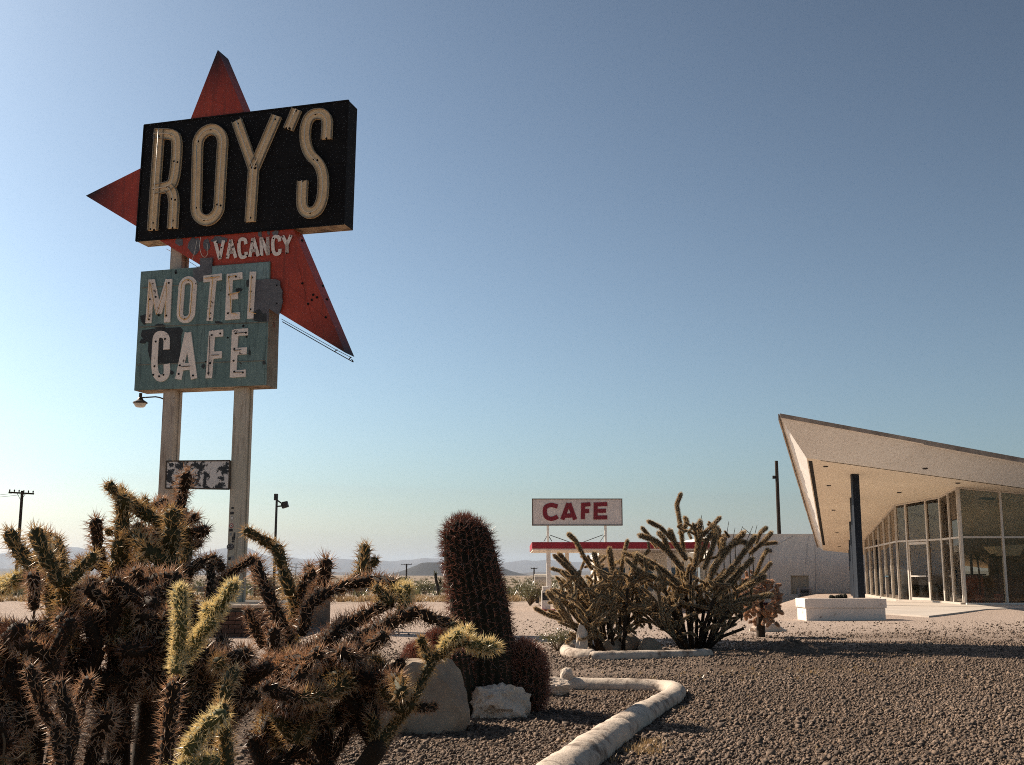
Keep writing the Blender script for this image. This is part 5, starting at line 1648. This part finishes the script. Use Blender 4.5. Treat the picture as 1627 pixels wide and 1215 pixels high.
# barrel cacti
def barrel(name, pts, label, ribs, ratm, spl, nsp, seed, group='rust spined barrel cacti', dens=1.0, Y=9.55):
    """pts: (px, py, halfwidth px) from foot to crown along the leaning axis"""
    rnd = random.Random(seed)
    foot = at(pts[0][0], pts[0][1], Y)
    o = thing(name, V((foot.x, Y, 0)), label, 'cactus', group)
    m = Y / 1826
    ax = []
    N_ = 30
    for i in range(N_ + 1):
        t = i / N_ * (len(pts) - 1)
        k = min(int(t), len(pts) - 2); f = t - k
        ax.append((lerp(at(*pts[k][:2], Y), at(*pts[k+1][:2], Y), f), (pts[k][2] * (1 - f) + pts[k+1][2] * f) * m))
    seg = ribs * 4
    mb = MB()
    crown_r = ax[-1][1]
    rings = list(ax)
    d = (ax[-1][0] - ax[-2][0]).normalized()
    for j in range(1, 9):
        a = j / 8 * math.pi / 2
        rings.append((ax[-1][0] + d * crown_r * .85 * math.sin(a), max(.004, crown_r * math.cos(a))))
    up = []
    for (c, r_) in rings:
        for k in range(seg):
            an = 2 * math.pi * k / seg
            q = r_ * (1 - .15 * (0.5 - 0.5 * math.cos(ribs * an + 1.2 * noise.noise(V((c.z * 1.5, seed, 0)))))) * (1 + .06 * noise.noise(V((math.cos(an) * 1.3, math.sin(an) * 1.3, c.z * 3 + seed))))
            mb.v.append(c + V((q * math.cos(an), q * math.sin(an), 0)))
    for i in range(len(rings) - 1):
        for k in range(seg):
            k2 = (k + 1) % seg
            mb.f.append((i*seg+k, i*seg+k2, (i+1)*seg+k2, (i+1)*seg+k)); mb.m.append(0)
    body = mb.build('body', BARREL, o, smooth=True)
    sv, sf = [], []
    tot = sum((b_[0] - a_[0]).length for a_, b_ in zip(rings, rings[1:]))
    step = .022 / dens
    acc = 0.0
    for i in range(len(rings) - 1):
        c0, r0 = rings[i]; c1_, r1 = rings[i+1]
        L = max((c1_ - c0).length, abs(r1 - r0))
        n = max(1, int(L / step))
        crown = i >= len(ax) - 6
        for k in range(ribs):
            if r1 < .03 and k % 2: continue
            an = 2 * math.pi * k / ribs
            for s in range(n):
                f = (s + rnd.random()) / n
                c = lerp(c0, c1_, f); r_ = r0 + (r1 - r0) * f
                slope = (r0 - r1) / max(1e-4, (c1_ - c0).length)
                out = V((math.cos(an), math.sin(an), min(3, slope))).normalized()
                base = c + V((math.cos(an) * r_, math.sin(an) * r_, 0))
                for q in range(nsp + (2 if crown else 0)):
                    dd = (out + V((rnd.gauss(0, .6), rnd.gauss(0, .6), rnd.gauss(.1, .6)))).normalized()
                    ln = spl * rnd.uniform(.5, 1.2) * (1.15 if crown else 1)
                    wd = .0027
                    a = dd.cross(V((rnd.uniform(-1, 1), rnd.uniform(-1, 1), rnd.uniform(-1, 1)))).normalized() * wd
                    b = dd.cross(a).normalized() * wd
                    oo = len(sv)
                    sv += [base + a, base - a * .5 + b * .87, base - a * .5 - b * .87, base + dd * ln]
                    sf += [(oo, oo+1, oo+3), (oo+1, oo+2, oo+3), (oo+2, oo, oo+3)]
    mb = MB(); mb.v = sv; mb.f = sf; mb.m = [0] * len(sf)
    s = mb.build('spines', SPBAR, o); s['kind'] = 'stuff'
    return o
barrel('barrel_cactus', [(772, 1150, 46), (771, 1090, 50), (768, 1020, 48), (759, 950, 46), (748, 895, 43), (742, 855, 38)], 'tall leaning barrel cactus in the middle with fuzzy rust red spines', 24, None, .072, 4, 5)
barrel('barrel_cactus', [(836, 1128, 22), (838, 1100, 30), (837, 1070, 31), (834, 1046, 27)], 'round low barrel cactus tight against the right of the tall one', 20, None, .075, 5, 6, Y=9.6)
barrel('barrel_cactus', [(668, 1075, 22), (667, 1055, 24), (666, 1042, 20)], 'small reddish barrel cactus peeping over the flat topped boulder', 18, None, .06, 6, 7, Y=9.3)
barrel('barrel_cactus', [(702, 1070, 24), (702, 1040, 25), (700, 1020, 20)], 'reddish barrel cactus half hidden behind the pale cholla tip', 18, None, .06, 6, 8, Y=9.7)
b2 = barrel('barrel_cactus', [(732, 1150, 26), (730, 1110, 28), (728, 1075, 27), (727, 1050, 22)], 'brown ribbed barrel stump between the boulder and the tall cactus', 16, None, .03, 2, 9, Y=9.3, dens=.5)

# cane cactus bushes
def cane_bush(name, bpx, Y, stems, n, silh, xl, label, seed, rr, lr):
    rnd = random.Random(seed)
    b_ = plant_base(bpx, Y); b_.z = terrain(b_.x, Y) - .02
    o = thing(name, b_, label, 'cactus', 'tall cane cactus clumps in the far bed')
    starts = []
    for (x0, x1, y1, dy) in stems:
        p0 = at(x0, 1032, Y + dy * .3); p0.z = b_.z
        p1 = at(x1, y1, Y + dy)
        p1 = lerp(p0, p1, rnd.uniform(.5, .8))
        mid = lerp(p0, p1, .45) + V((0, 0, .06))
        MB().tube([p0, mid, p1], [rr[1] * 1.5, rr[1] * 1.25, rr[1]], 8).build('trunk', STEMT, o, smooth=True)
        for f in (.35, .6, .8, 1.0):
            q = lerp(p0, mid, f * 2) if f < .5 else lerp(mid, p1, f * 2 - 1)
            starts.append((q, (p1 - p0).normalized() + V((rnd.uniform(-.5, .5), rnd.uniform(-.5, .5), 0))))
    nd = grow(o, starts, n, silh, xl, Y, 1.0, (('cane', 1),), rr, lr, b_.z + .12, rnd, up=.62, wild=.9, extra=0)
    st2 = [(q[0], q[1]) for q in nd if q[0].z < b_.z + 1.95]
    grow(o, st2, 0, silh, xl, Y, 1.0, (('cane', 1),), (rr[0] * .9, rr[1] * .95), (.06, .15), b_.z + .10, rnd, up=.3, wild=1.5, extra=430)
    return o, nd
silL = interp([(850, 985), (868, 960), (880, 905), (893, 870), (920, 868), (950, 880), (985, 870), (1010, 860), (1030, 880), (1042, 930)])
o1, _ = cane_bush('cane_cactus', 965, 17.0, [(945, 900, 1000, -.5), (950, 920, 930, 0), (965, 940, 900, .2), (970, 958, 915, -.2), (985, 985, 905, 0), (990, 1010, 920, .3), (948, 890, 975, -.3), (960, 925, 960, -.5), (995, 1005, 960, .5), (975, 965, 960, -.4), (955, 905, 940, .3), (990, 1000, 900, -.4), (960, 935, 890, .4)], 240, silL, (868, 1040), 'left hand dark olive cane cactus clump before the canopy', 21, (.0145, .0195), (.12, .25))
px_branch(o1, [(930, 1000), (895, 984), (868, 976), (850, 966)], 'cane', 16.8, 3.6)
px_branch(o1, [(942, 905), (928, 885), (914, 858), (903, 848)], 'cane', 17, 3.6)
px_branch(o1, [(925, 930), (905, 905), (880, 882)], 'cane', 16.7, 3.4)
px_branch(o1, [(918, 922), (895, 908), (876, 903)], 'cane', 17.2, 3.1)
px_branch(o1, [(985, 920), (990, 885), (997, 858)], 'cane', 17, 3.1)
px_branch(o1, [(920, 1005), (908, 1015), (900, 1020)], 'cane', 16.6, 3.1)
px_branch(o1, [(900, 985), (882, 955), (870, 940)], 'cane', 16.6, 3.9); px_branch(o1, [(905, 985), (888, 958), (884, 952)], 'cane', 16.5, 3.9)
silR = interp([(1000, 930), (1015, 880), (1025, 850), (1040, 835), (1060, 825), (1085, 822), (1110, 828), (1140, 826), (1165, 855), (1190, 860), (1215, 858), (1232, 875), (1242, 930), (1245, 975)])
o2, _ = cane_bush('cane_cactus', 1105, 17.3, [(1090, 1035, 880, -.2), (1092, 1060, 860, 0), (1098, 1080, 850, .2), (1100, 1095, 850, -.2), (1106, 1110, 860, 0), (1110, 1135, 870, .2), (1115, 1160, 890, 0), (1120, 1195, 900, .2), (1085, 1030, 940, .4), (1095, 1050, 960, -.5), (1110, 1140, 930, -.4), (1118, 1175, 945, -.5), (1120, 1200, 960, .1), (1118, 1215, 900, -.3), (1122, 1180, 870, .3), (1094, 1040, 900, .5), (1085, 1030, 975, -.6), (1088, 1020, 905, .1), (1124, 1225, 930, -.2), (1122, 1222, 880, .2), (1120, 1205, 985, -.5), (1086, 1016, 940, -.2)], 205, silR, (1005, 1240), 'taller right hand cane cactus clump with one long upright arm', 22, (.0145, .020), (.14, .28))
px_branch(o2, [(1086, 880), (1082, 840), (1075, 800)], 'cane', 17.2, 3.4)
px_branch(o2, [(1075, 802), (1082, 784)], 'cane', 17.2, 3.4)
px_branch(o2, [(1080, 850), (1092, 830), (1088, 822)], 'cane', 17.3, 3.9)
px_branch(o2, [(1105, 860), (1125, 842), (1144, 822)], 'cane', 17.0, 3.6); px_branch(o2, [(1070, 860), (1050, 838), (1030, 828)], 'cane', 17.0, 3.4)
px_branch(o2, [(1045, 870), (1030, 850), (1020, 838)], 'cane', 17.1, 3.4); px_branch(o2, [(1190, 880), (1212, 862), (1226, 846)], 'cane', 17.0, 3.6); px_branch(o2, [(1210, 864), (1234, 862)], 'cane', 17.0, 3.1)
px_branch(o2, [(1200, 865), (1208, 846), (1218, 838)], 'cane', 17.3, 3.2); px_branch(o2, [(1200, 915), (1212, 885), (1220, 872)], 'cane', 17.2, 3.2); px_branch(o2, [(1205, 918), (1225, 894)], 'cane', 17.0, 3.2)
px_branch(o2, [(1040, 905), (1010, 885), (990, 878)], 'cane', 16.8, 3.6); px_branch(o2, [(1045, 920), (1012, 905), (994, 888)], 'cane', 16.7, 3.6)
for pts, w_ in (([(1122, 930), (1140, 895), (1160, 868), (1182, 846)], 4.6), ([(1130, 940), (1165, 900), (1186, 872), (1200, 852)], 4.6), ([(1118, 905), (1130, 875), (1138, 850), (1134, 834)], 4.4),
                ([(1135, 950), (1168, 915), (1196, 888)], 4.6), ([(1104, 900), (1110, 860), (1112, 828)], 4.4), ([(1085, 905), (1062, 876), (1040, 858), (1016, 850)], 4.6), ([(1080, 930), (1052, 905), (1030, 892), (1008, 880)], 4.6),
                ([(1092, 890), (1072, 862), (1064, 842)], 4.4), ([(1140, 960), (1180, 935), (1215, 915)], 4.6), ([(1160, 868), (1174, 860), (1186, 862)], 3.8), ([(1140, 895), (1150, 872), (1148, 856)], 4.0),
                ([(1062, 876), (1056, 856), (1046, 846)], 4.0), ([(1130, 975), (1175, 955), (1225, 945)], 4.6), ([(1116, 880), (1124, 856), (1140, 838)], 4.2)):
    px_branch(o2, pts, 'cane', 17.0, w_)
for pts, w_ in (([(948, 960), (925, 925), (905, 900), (888, 880)], 4.6), ([(958, 930), (950, 900), (944, 878)], 4.4), ([(975, 930), (972, 900), (968, 872)], 4.4), ([(995, 940), (1005, 910), (1012, 880)], 4.4), ([(940, 985), (905, 960), (880, 950)], 4.4)):
    px_branch(o1, pts, 'cane', 16.8, w_)
# knobbly pale brown chain cholla to its right
def knob():
    Y = 20.5
    rnd = random.Random(31)
    b_ = plant_base(1205, Y); b_.z = terrain(b_.x, Y)
    o = thing('chain_cholla', b_, 'dense knobbly pale brown cholla right of the cane cactus clumps', 'cactus')
    c = at(1208, 955, Y)
    MB().tube([b_, lerp(b_, c, .5), c], [.08, .07, .05], 8).build('trunk', STEMT, o)
    rx, rz = 34 / 1826 * Y, 46 / 1826 * Y
    for i in range(230):
        an, el = rnd.uniform(0, 6.283), math.asin(rnd.uniform(-.75, 1))
        q = rnd.uniform(.45, 1.0) ** .5
        p = c + V((rx * q * math.cos(el) * math.cos(an), rx * q * math.cos(el) * math.sin(an), rz * q * math.sin(el)))
        if p.z < b_.z + .05: continue
        d = V((rnd.gauss(0, .7), rnd.gauss(0, .7), rnd.gauss(-.1, .7))).normalized()
        joint(o, p, p + d * rnd.uniform(.09, .14), rnd.uniform(.022, .030), 'tan')
knob()
# dry stalks over the bushes
st = thing('dry_stalk_tuft', V((at(1165, 900, 19).x, 19, 0)), 'thin dry stalks sticking up behind the right hand cane cactus', 'plant')
mb = MB()
for a_, b_ in (((1150, 880), (1158, 828)), ((1160, 880), (1168, 838)), ((1176, 885), (1196, 836)), ((1190, 885), (1203, 834)), ((1168, 870), (1180, 836)), ((1195, 850), (1180, 838)), ((1120, 850), (1114, 818))):
    p0, p1 = at(*a_, 19), at(*b_, 19)
    mb.tube([lerp(V((p0.x, 19, 0)), p0, .6), p0, p1], [.012, .009, .004], 5)
mb.build('stalks', TWIG, st)

# low shrubs
leafy('desert_shrub', V((at(886, 1030, 16.9).x, 16.9, 0)), .36, .75, 'small grey green shrub at the left end of the far bed', 'shrub', LEAFG, TWIG, 24, 900, .035, 4)
leafy('desert_shrub', V((at(842, 950, 78).x, 78, terrain(at(842, 950, 78).x, 78))), 1.75, 2.4, 'rounded olive desert shrub left of the fuel pump', 'shrub', LEAFG, TWIG, 26, 900, .16, 5)
leafy('desert_tree', V((at(640, 940, 150).x, 150, -1)), 1.7, 3.0, 'dusty low tree before the dark crater hill', 'tree', LEAFG, TWIG, 20, 900, .4, 6)
leafy('desert_shrub', V((at(675, 950, 120).x, 120, -1)), 1.5, 3.0, 'sparse grey shrub left of the small yucca', 'shrub', LEAFG, TWIG, 16, 420, .22, 8)
leafy('desert_shrub', V((at(428, 950, 100).x, 100, -1)), 1.9, 2.2, 'pale olive shrub beyond the brick planter', 'shrub', LEAFG, TWIG, 18, 500, .2, 9)
def yucca():
    Y = 118
    b_ = V((at(694, 950, Y).x, Y, -1))
    o = thing('yucca_tree', b_, 'small shaggy yucca tree left of the tall barrel cactus', 'tree')
    MB().tube([b_ + V((.25, 0, 0)), b_ + V((.1, 0, .8)), b_ + V((-.1, 0, 1.6)), b_ + V((-.15, 0, 2.1))], [.18, .16, .15, .14], 8).build('trunk', DARKWOOD, o)
    rnd = random.Random(2); lf = MB()
    for c, s, n in ((b_ + V((-.15, 0, 2.1)), .55, 70), (b_ + V((.35, 0, 1.4)), .6, 50), (b_ + V((.75, 0, 1.1)), .5, 40)):
        for i in range(n):
            d = V((rnd.gauss(0, 1), rnd.gauss(0, 1), rnd.gauss(.1, .8))).normalized()
            q = d.cross(ZV).normalized() * .06
            lf.add([c + q, c - q, c + d * s * rnd.uniform(.6, 1.2)], [(0, 1, 2)])
    lf.build('leaves', PALM, o)
yucca()
# a low far shed with an orange edge between the shrubs
sh = thing('far_shed', V((at(666, 945, 190).x, 190, -1.2)), 'long low shed with a yellow roof edge far behind the boulder', 'building')
x0, x1 = at(656, 930, 190).x, at(676, 930, 190).x
MB().box(x0, 190, -1.4, x1, 194, at(660, 939, 190).z + .7).build('wall', TANKM, sh)
MB().box(x0 - .3, 189.6, at(660, 939, 190).z + .7, x1 + .3, 194.4, at(660, 934, 190).z + .3).build('roof', pmat('yellow_roof_edge', (.42, .27, .10), (.34, .22, .08), 2, .8), sh)

# scrub and tussocks out to the horizon, too many to count
def scrub():
    rnd = np.random.default_rng(5)
    vs_, fs = [], []
    def clump(x, y, z, s, nb, h):
        for i in range(nb):
            a = rnd.uniform(0, 6.283); t = rnd.uniform(.2, 1) * s
            px, py = x + rnd.normal(0, s * .3), y + rnd.normal(0, s * .3)
            dx, dy = math.cos(a) * t, math.sin(a) * t
            w = s * .10
            o = len(vs_)
            vs_.extend([(px - dy / t * w, py + dx / t * w, z), (px + dy / t * w, py - dx / t * w, z), (px + dx * .6, py + dy * .6, z + h * rnd.uniform(.5, 1.1))])
            fs.append((o, o+1, o+2))
    return clump, vs_, fs, rnd
clump, vs_, fs, rg = scrub()
for i in range(520):
    y = 88 + rg.random() * 14
    x = rg.uniform(-.48, .12) * y
    clump(x, y, terrain(x, y) - .02, rg.uniform(.3, .8), 26, rg.uniform(.25, .55))
mb = MB(); mb.v = [V(p) for p in vs_]; mb.f = fs; mb.m = [0] * len(fs)
tag(mb.build('dry_grass', LEAFT), kind='stuff')
clump, vs_, fs, rg = scrub()
for i in range(2600):
    y = 105 * (14 ** rg.random())
    x = rg.uniform(-.55, .30) * y
    s = rg.uniform(.5, 1.3)
    clump(x, y, terrain(x, y) - .05, s, 16, s * rg.uniform(.6, 1.1))
mb = MB(); mb.v = [V(p) for p in vs_]; mb.f = fs; mb.m = [0] * len(fs)
tag(mb.build('desert_scrub', LEAFG), kind='stuff')
clump, vs_, fs, rg = scrub()
for i in range(150):
    t_ = rg.random()
    g = ground(1010 + 480 * t_ + rg.normal(0, 14), 1082 - 26 * t_ + rg.normal(0, 5))
    s_ = rg.uniform(.02, .06)
    clump(g.x, g.y, .0, s_, 9, s_ * rg.uniform(.4, 1.0))
for i in range(70):
    g = ground(rg.uniform(880, 1620), rg.uniform(1010, 1200))
    if g.y > 30: continue
    s_ = rg.uniform(.02, .05)
    clump(g.x, g.y, .0, s_, 8, s_ * rg.uniform(.5, 1.0))
for i in range(60):
    g = ground(1000 + rg.normal(0, 14) + 40 * rg.random(), 1190 + rg.normal(0, 7))
    s_ = rg.uniform(.03, .07)
    clump(g.x, g.y, .0, s_, 10, s_ * rg.uniform(.5, 1.0))
mb = MB(); mb.v = [V(p) for p in vs_]; mb.f = fs; mb.m = [0] * len(fs)
tag(mb.build('dry_weeds', LEAFT), kind='stuff')
# railway bank and its dark line of ties far left
mb = MB(); mb.hexa([V((-90, 132, -1.1)), V((-6, 150, -1.1)), V((-6, 154, -1.1)), V((-90, 136, -1.1))], [V((-90, 133.2, -.35)), V((-6, 151.2, -.35)), V((-6, 153, -.35)), V((-90, 135, -.35))])
tag(mb.build('railway_bank', LAVA), kind='structure')

# ================================================================== ROCKS, EDGING, GRAVEL
def rock(name, c, size, planes, mat, label, seed, noise_amp=.06, ncut=9, cat='rock', sub=4, group=None):
    rnd = random.Random(seed)
    bm = bmesh.new()
    bmesh.ops.create_icosphere(bm, subdivisions=sub, radius=1.0)
    pl = list(planes)
    for i in range(ncut):
        d = V((rnd.gauss(0, 1), rnd.gauss(0, 1), rnd.gauss(0, .8))).normalized()
        pl.append((d, rnd.uniform(.72, .98)))
    for v in bm.verts:
        d = v.co.normalized()
        r_ = 1.15
        for n_, h in pl:
            q = d.dot(n_)
            if q > 1e-3: r_ = min(r_, h / q)
        r_ *= 1 + noise_amp * noise.fractal(d * 2.2 + V((seed, 0, 0)), 1.0, 2.0, 5) + noise_amp * .5 * noise.noise(d * 7 + V((0, seed, 0)))
        v.co = d * r_
        v.co = V((v.co.x * size[0], v.co.y * size[1], v.co.z * size[2]))
    me = bpy.data.meshes.new(name); bm.to_mesh(me); bm.free()
    me.materials.append(mat)
    o = bpy.data.objects.new(name, me); o.location = c
    COL.objects.link(o)
    return tag(o, label, cat, group)
g = ground(660, 1168)
rock('boulder', V((g.x + .0, g.y + .35, .19)), (.36, .34, .34), [(V((0, 0, 1)), .86), (V((0, -1, .1)).normalized(), .85), (V((.8, -.2, .55)).normalized(), .86), (V((-.8, -.1, .5)).normalized(), .95)], ROCKB, 'large flat topped tan boulder behind the middle cholla', 3, .04, 5)
g = ground(592, 1170)
rock('boulder', V((g.x, g.y + .25, .12)), (.22, .2, .2), [], ROCKB, 'smaller pale boulder left of the flat topped one', 14, .06, 6)
g = ground(793, 1142)
rock('rock', V((g.x, g.y + .12, .11)), (.215, .16, .17), [(V((-.75, -.5, .35)).normalized(), .86), (V((.7, -.5, .6)).normalized(), .72), (V((-.3, 0, .95)).normalized(), .85)], ROCKW, 'jagged white rock in front of the tall barrel cactus', 22, .26, 9)
g = ground(772, 1128)
rock('rock', V((g.x, g.y + .12, .16)), (.075, .07, .12), [], ROCKW, 'small grey stone behind the jagged white rock', 5, .08, 6, sub=3)
g = ground(878, 1106)
rock('rock', V((g.x, g.y + .12, .055)), (.17, .14, .10), [(V((.2, -.5, .8)).normalized(), .8)], ROCKW, 'pale low rock at the end of the near white edging', 41, .12, 8)
g = ground(898, 1096)
rock('rock', V((g.x + .02, g.y + .15, .08)), (.075, .07, .105), [], ROCKW, 'small upright white stone touching the near edging', 43, .14, 7, sub=3)
g = ground(926, 1040)
rock('rock', V((g.x, g.y + .25, .16)), (.085, .08, .22), [], ROCKW, 'upright pale stone at the left end of the far bed edging', 44, .12, 7, sub=3)
g = ground(1222, 1003)
rock('rock', V((g.x, g.y, .04)), (.35, .2, .12), [], ROCKW, 'flat pale stone under the knobbly cholla', 48, .12, 7, sub=3)
for i, (x, y, s, lab) in enumerate(((975, 1036, .12, 'dark stone under the left cane cactus clump'), (1000, 1034, .15, 'dark stone between the two cane cactus clumps'), (1035, 1036, .13, 'dark stone left of the right cane cactus trunk'))):
    g = ground(x, y)
    rock('rock', V((g.x, g.y + .2, s * .4)), (s * 1.2, s, s), [], ROCKB, lab, 60 + i, .1, 6, sub=3)

def edging(label, path, r0, r1, seed, flat=.85):
    """rounded concrete edging along a ground path"""
    pts = [V((p[0], p[1], 0)) for p in chaikin([(p.x, p.y) for p in path], 3)]
    # even resample
    out = [pts[0]]
    for a_, b_ in zip(pts, pts[1:]):
        n = max(1, int((b_ - a_).length / .03))
        for i in range(1, n + 1): out.append(lerp(a_, b_, i / n))
    mb = MB(); seg = 28; n = len(out)
    for i, p in enumerate(out):
        t = i / (n - 1)
        d = (out[min(n-1, i+1)] - out[max(0, i-1)]).normalized()
        s = V((d.y, -d.x, 0))
        r_ = r0 + (r1 - r0) * t
        e = min(i, n - 1 - i) / 3
        if e < 1: r_ *= .62 + .38 * math.sqrt(max(0, 1 - (1 - e) ** 2))
        for k in range(seg):
            an = 2 * math.pi * k / seg
            q = p + s * r_ * math.cos(an) + ZV * (r_ * flat * (math.sin(an) + .38))
            q += (q - p).normalized() * r_ * (.09 * noise.fractal(V((q.x * 3, q.y * 3, q.z * 4 + seed)), 1, 2, 5) + .06 * noise.noise(V((q.x * 22, q.y * 22, q.z * 22))))
            mb.v.append(q)
    for i in range(n - 1):
        for k in range(seg):
            k2 = (k + 1) % seg
            mb.f.append((i*seg+k, i*seg+k2, (i+1)*seg+k2, (i+1)*seg+k)); mb.m.append(0)
    mb.f.append(tuple(range(seg))); mb.m.append(0)
    mb.f.append(tuple((n-1)*seg + k for k in range(seg))[::-1]); mb.m.append(0)
    o = mb.build('bed_edging', CURB, smooth=True)
    return tag(o, label, 'garden edging', 'whitewashed concrete bed edgings')
edging('nearest thick length of white edging running out of the frame', [ground(840, 1290), ground(900, 1232), ground(985, 1170)], .125, .118, 1)
edging('white edging with a rounded bend at the corner of the near bed', [ground(985, 1168), ground(1040, 1130), ground(1078, 1108), ground(1068, 1098), ground(1010, 1096), ground(890, 1093)], .112, .085, 2)
edging('long straight white edging along the front of the far bed', [ground(938, 1049), ground(1040, 1047), ground(1128, 1042)], .10, .085, 3)
edging('short curved white edging at the left end of the far bed', [ground(944, 1046), ground(915, 1045), ground(897, 1039), ground(905, 1030)], .10, .09, 4)

# loose gravel stones, far too many to count
def gravel():
    rg = np.random.default_rng(3)
    ico = np.array([(-1,-1,-1),(1,-1,-1),(1,1,-1),(-1,1,-1),(-1,-1,1),(1,-1,1),(1,1,1),(-1,1,1)], float)
    tri = np.array([(0,2,1),(0,3,2),(4,5,6),(4,6,7),(0,1,5),(0,5,4),(1,2,6),(1,6,5),(2,3,7),(2,7,6),(3,0,4),(3,4,7)])
    n = 230000
    # distance distribution: even in screen height, more or less
    u = rg.random(n)
    yy = 6.3 * (34 / 6.3) ** (u ** 0.9)
    xx = rg.uniform(-.20, .50, n) * yy + rg.normal(0, .15, n)
    left = rg.random(n) < .08
    xx[left] = rg.uniform(-.5, -.1, left.sum()) * yy[left]
    keep = ~((yy > 28) & (xx > 6.8))
    xx, yy = xx[keep], yy[keep]
    n = len(xx)
    den = np.array([noise.fractal(V((x * .55, y * .55, 4.0)), 1.0, 2.0, 4) for x, y in zip(xx, yy)])
    keep = rg.random(n) < np.clip(.72 + 1.1 * den, .12, 1)
    fade = np.clip(((yy - .55 * xx) + 5 * den - 13.5) / 6.5, 0, 1)
    keep &= rg.random(n) > fade * .93
    xx, yy = xx[keep], yy[keep]; n = len(xx)
    s = np.clip(rg.lognormal(-5.32, .40, n), .0025, .018) * (1 + .022 * yy)
    zz = np.array([terrain(x, y) + bank_h(x, y) for x, y in zip(xx, yy)])
    V0 = np.repeat(ico[None], n, 0) * (1 + rg.uniform(-.35, .35, (n, 8, 3)))
    V0 *= (s[:, None, None] * rg.uniform(.65, 1.2, (n, 1, 3)))
    a = rg.uniform(0, 6.283, n); b = rg.uniform(-.9, .9, n)
    ca, sa, cb, sb = np.cos(a)[:, None], np.sin(a)[:, None], np.cos(b)[:, None], np.sin(b)[:, None]
    x, y, z = V0[..., 0], V0[..., 1], V0[..., 2]
    y, z = y * cb - z * sb, y * sb + z * cb
    x, y = x * ca - y * sa, x * sa + y * ca
    P_ = np.stack([x + xx[:, None], y + yy[:, None], z + zz[:, None] + s[:, None] * .35], -1).reshape(-1, 3)
    F_ = (tri[None] + (np.arange(n) * 8)[:, None, None]).reshape(-1, 3)
    me = bpy.data.meshes.new('gravel')
    me.vertices.add(len(P_)); me.vertices.foreach_set('co', P_.astype(np.float32).ravel())
    me.loops.add(F_.size); me.loops.foreach_set('vertex_index', F_.astype(np.int32).ravel())
    me.polygons.add(len(F_)); me.polygons.foreach_set('loop_start', np.arange(0, F_.size, 3, dtype=np.int32))
    me.materials.append(STONES)
    me.update(calc_edges=True); me.validate()
    o = bpy.data.objects.new('gravel', me); COL.objects.link(o)
    tag(o, kind='stuff')
gravel()
for o in bpy.data.objects:
    if o.name.split('.')[0] in ('bolt_hole', 'bullet_hole', 'letter_rim', 'standoff_rod', 'loose_wire', 'panel_seam', 'edge_trim', 'stems', 'foliage', 'fronds', 'stalks', 'conduit', 'leaves'): o['kind'] = 'stuff'
    if '_o' in o: del o['_o']
print('joints', NJ, 'objects', len(bpy.data.objects))
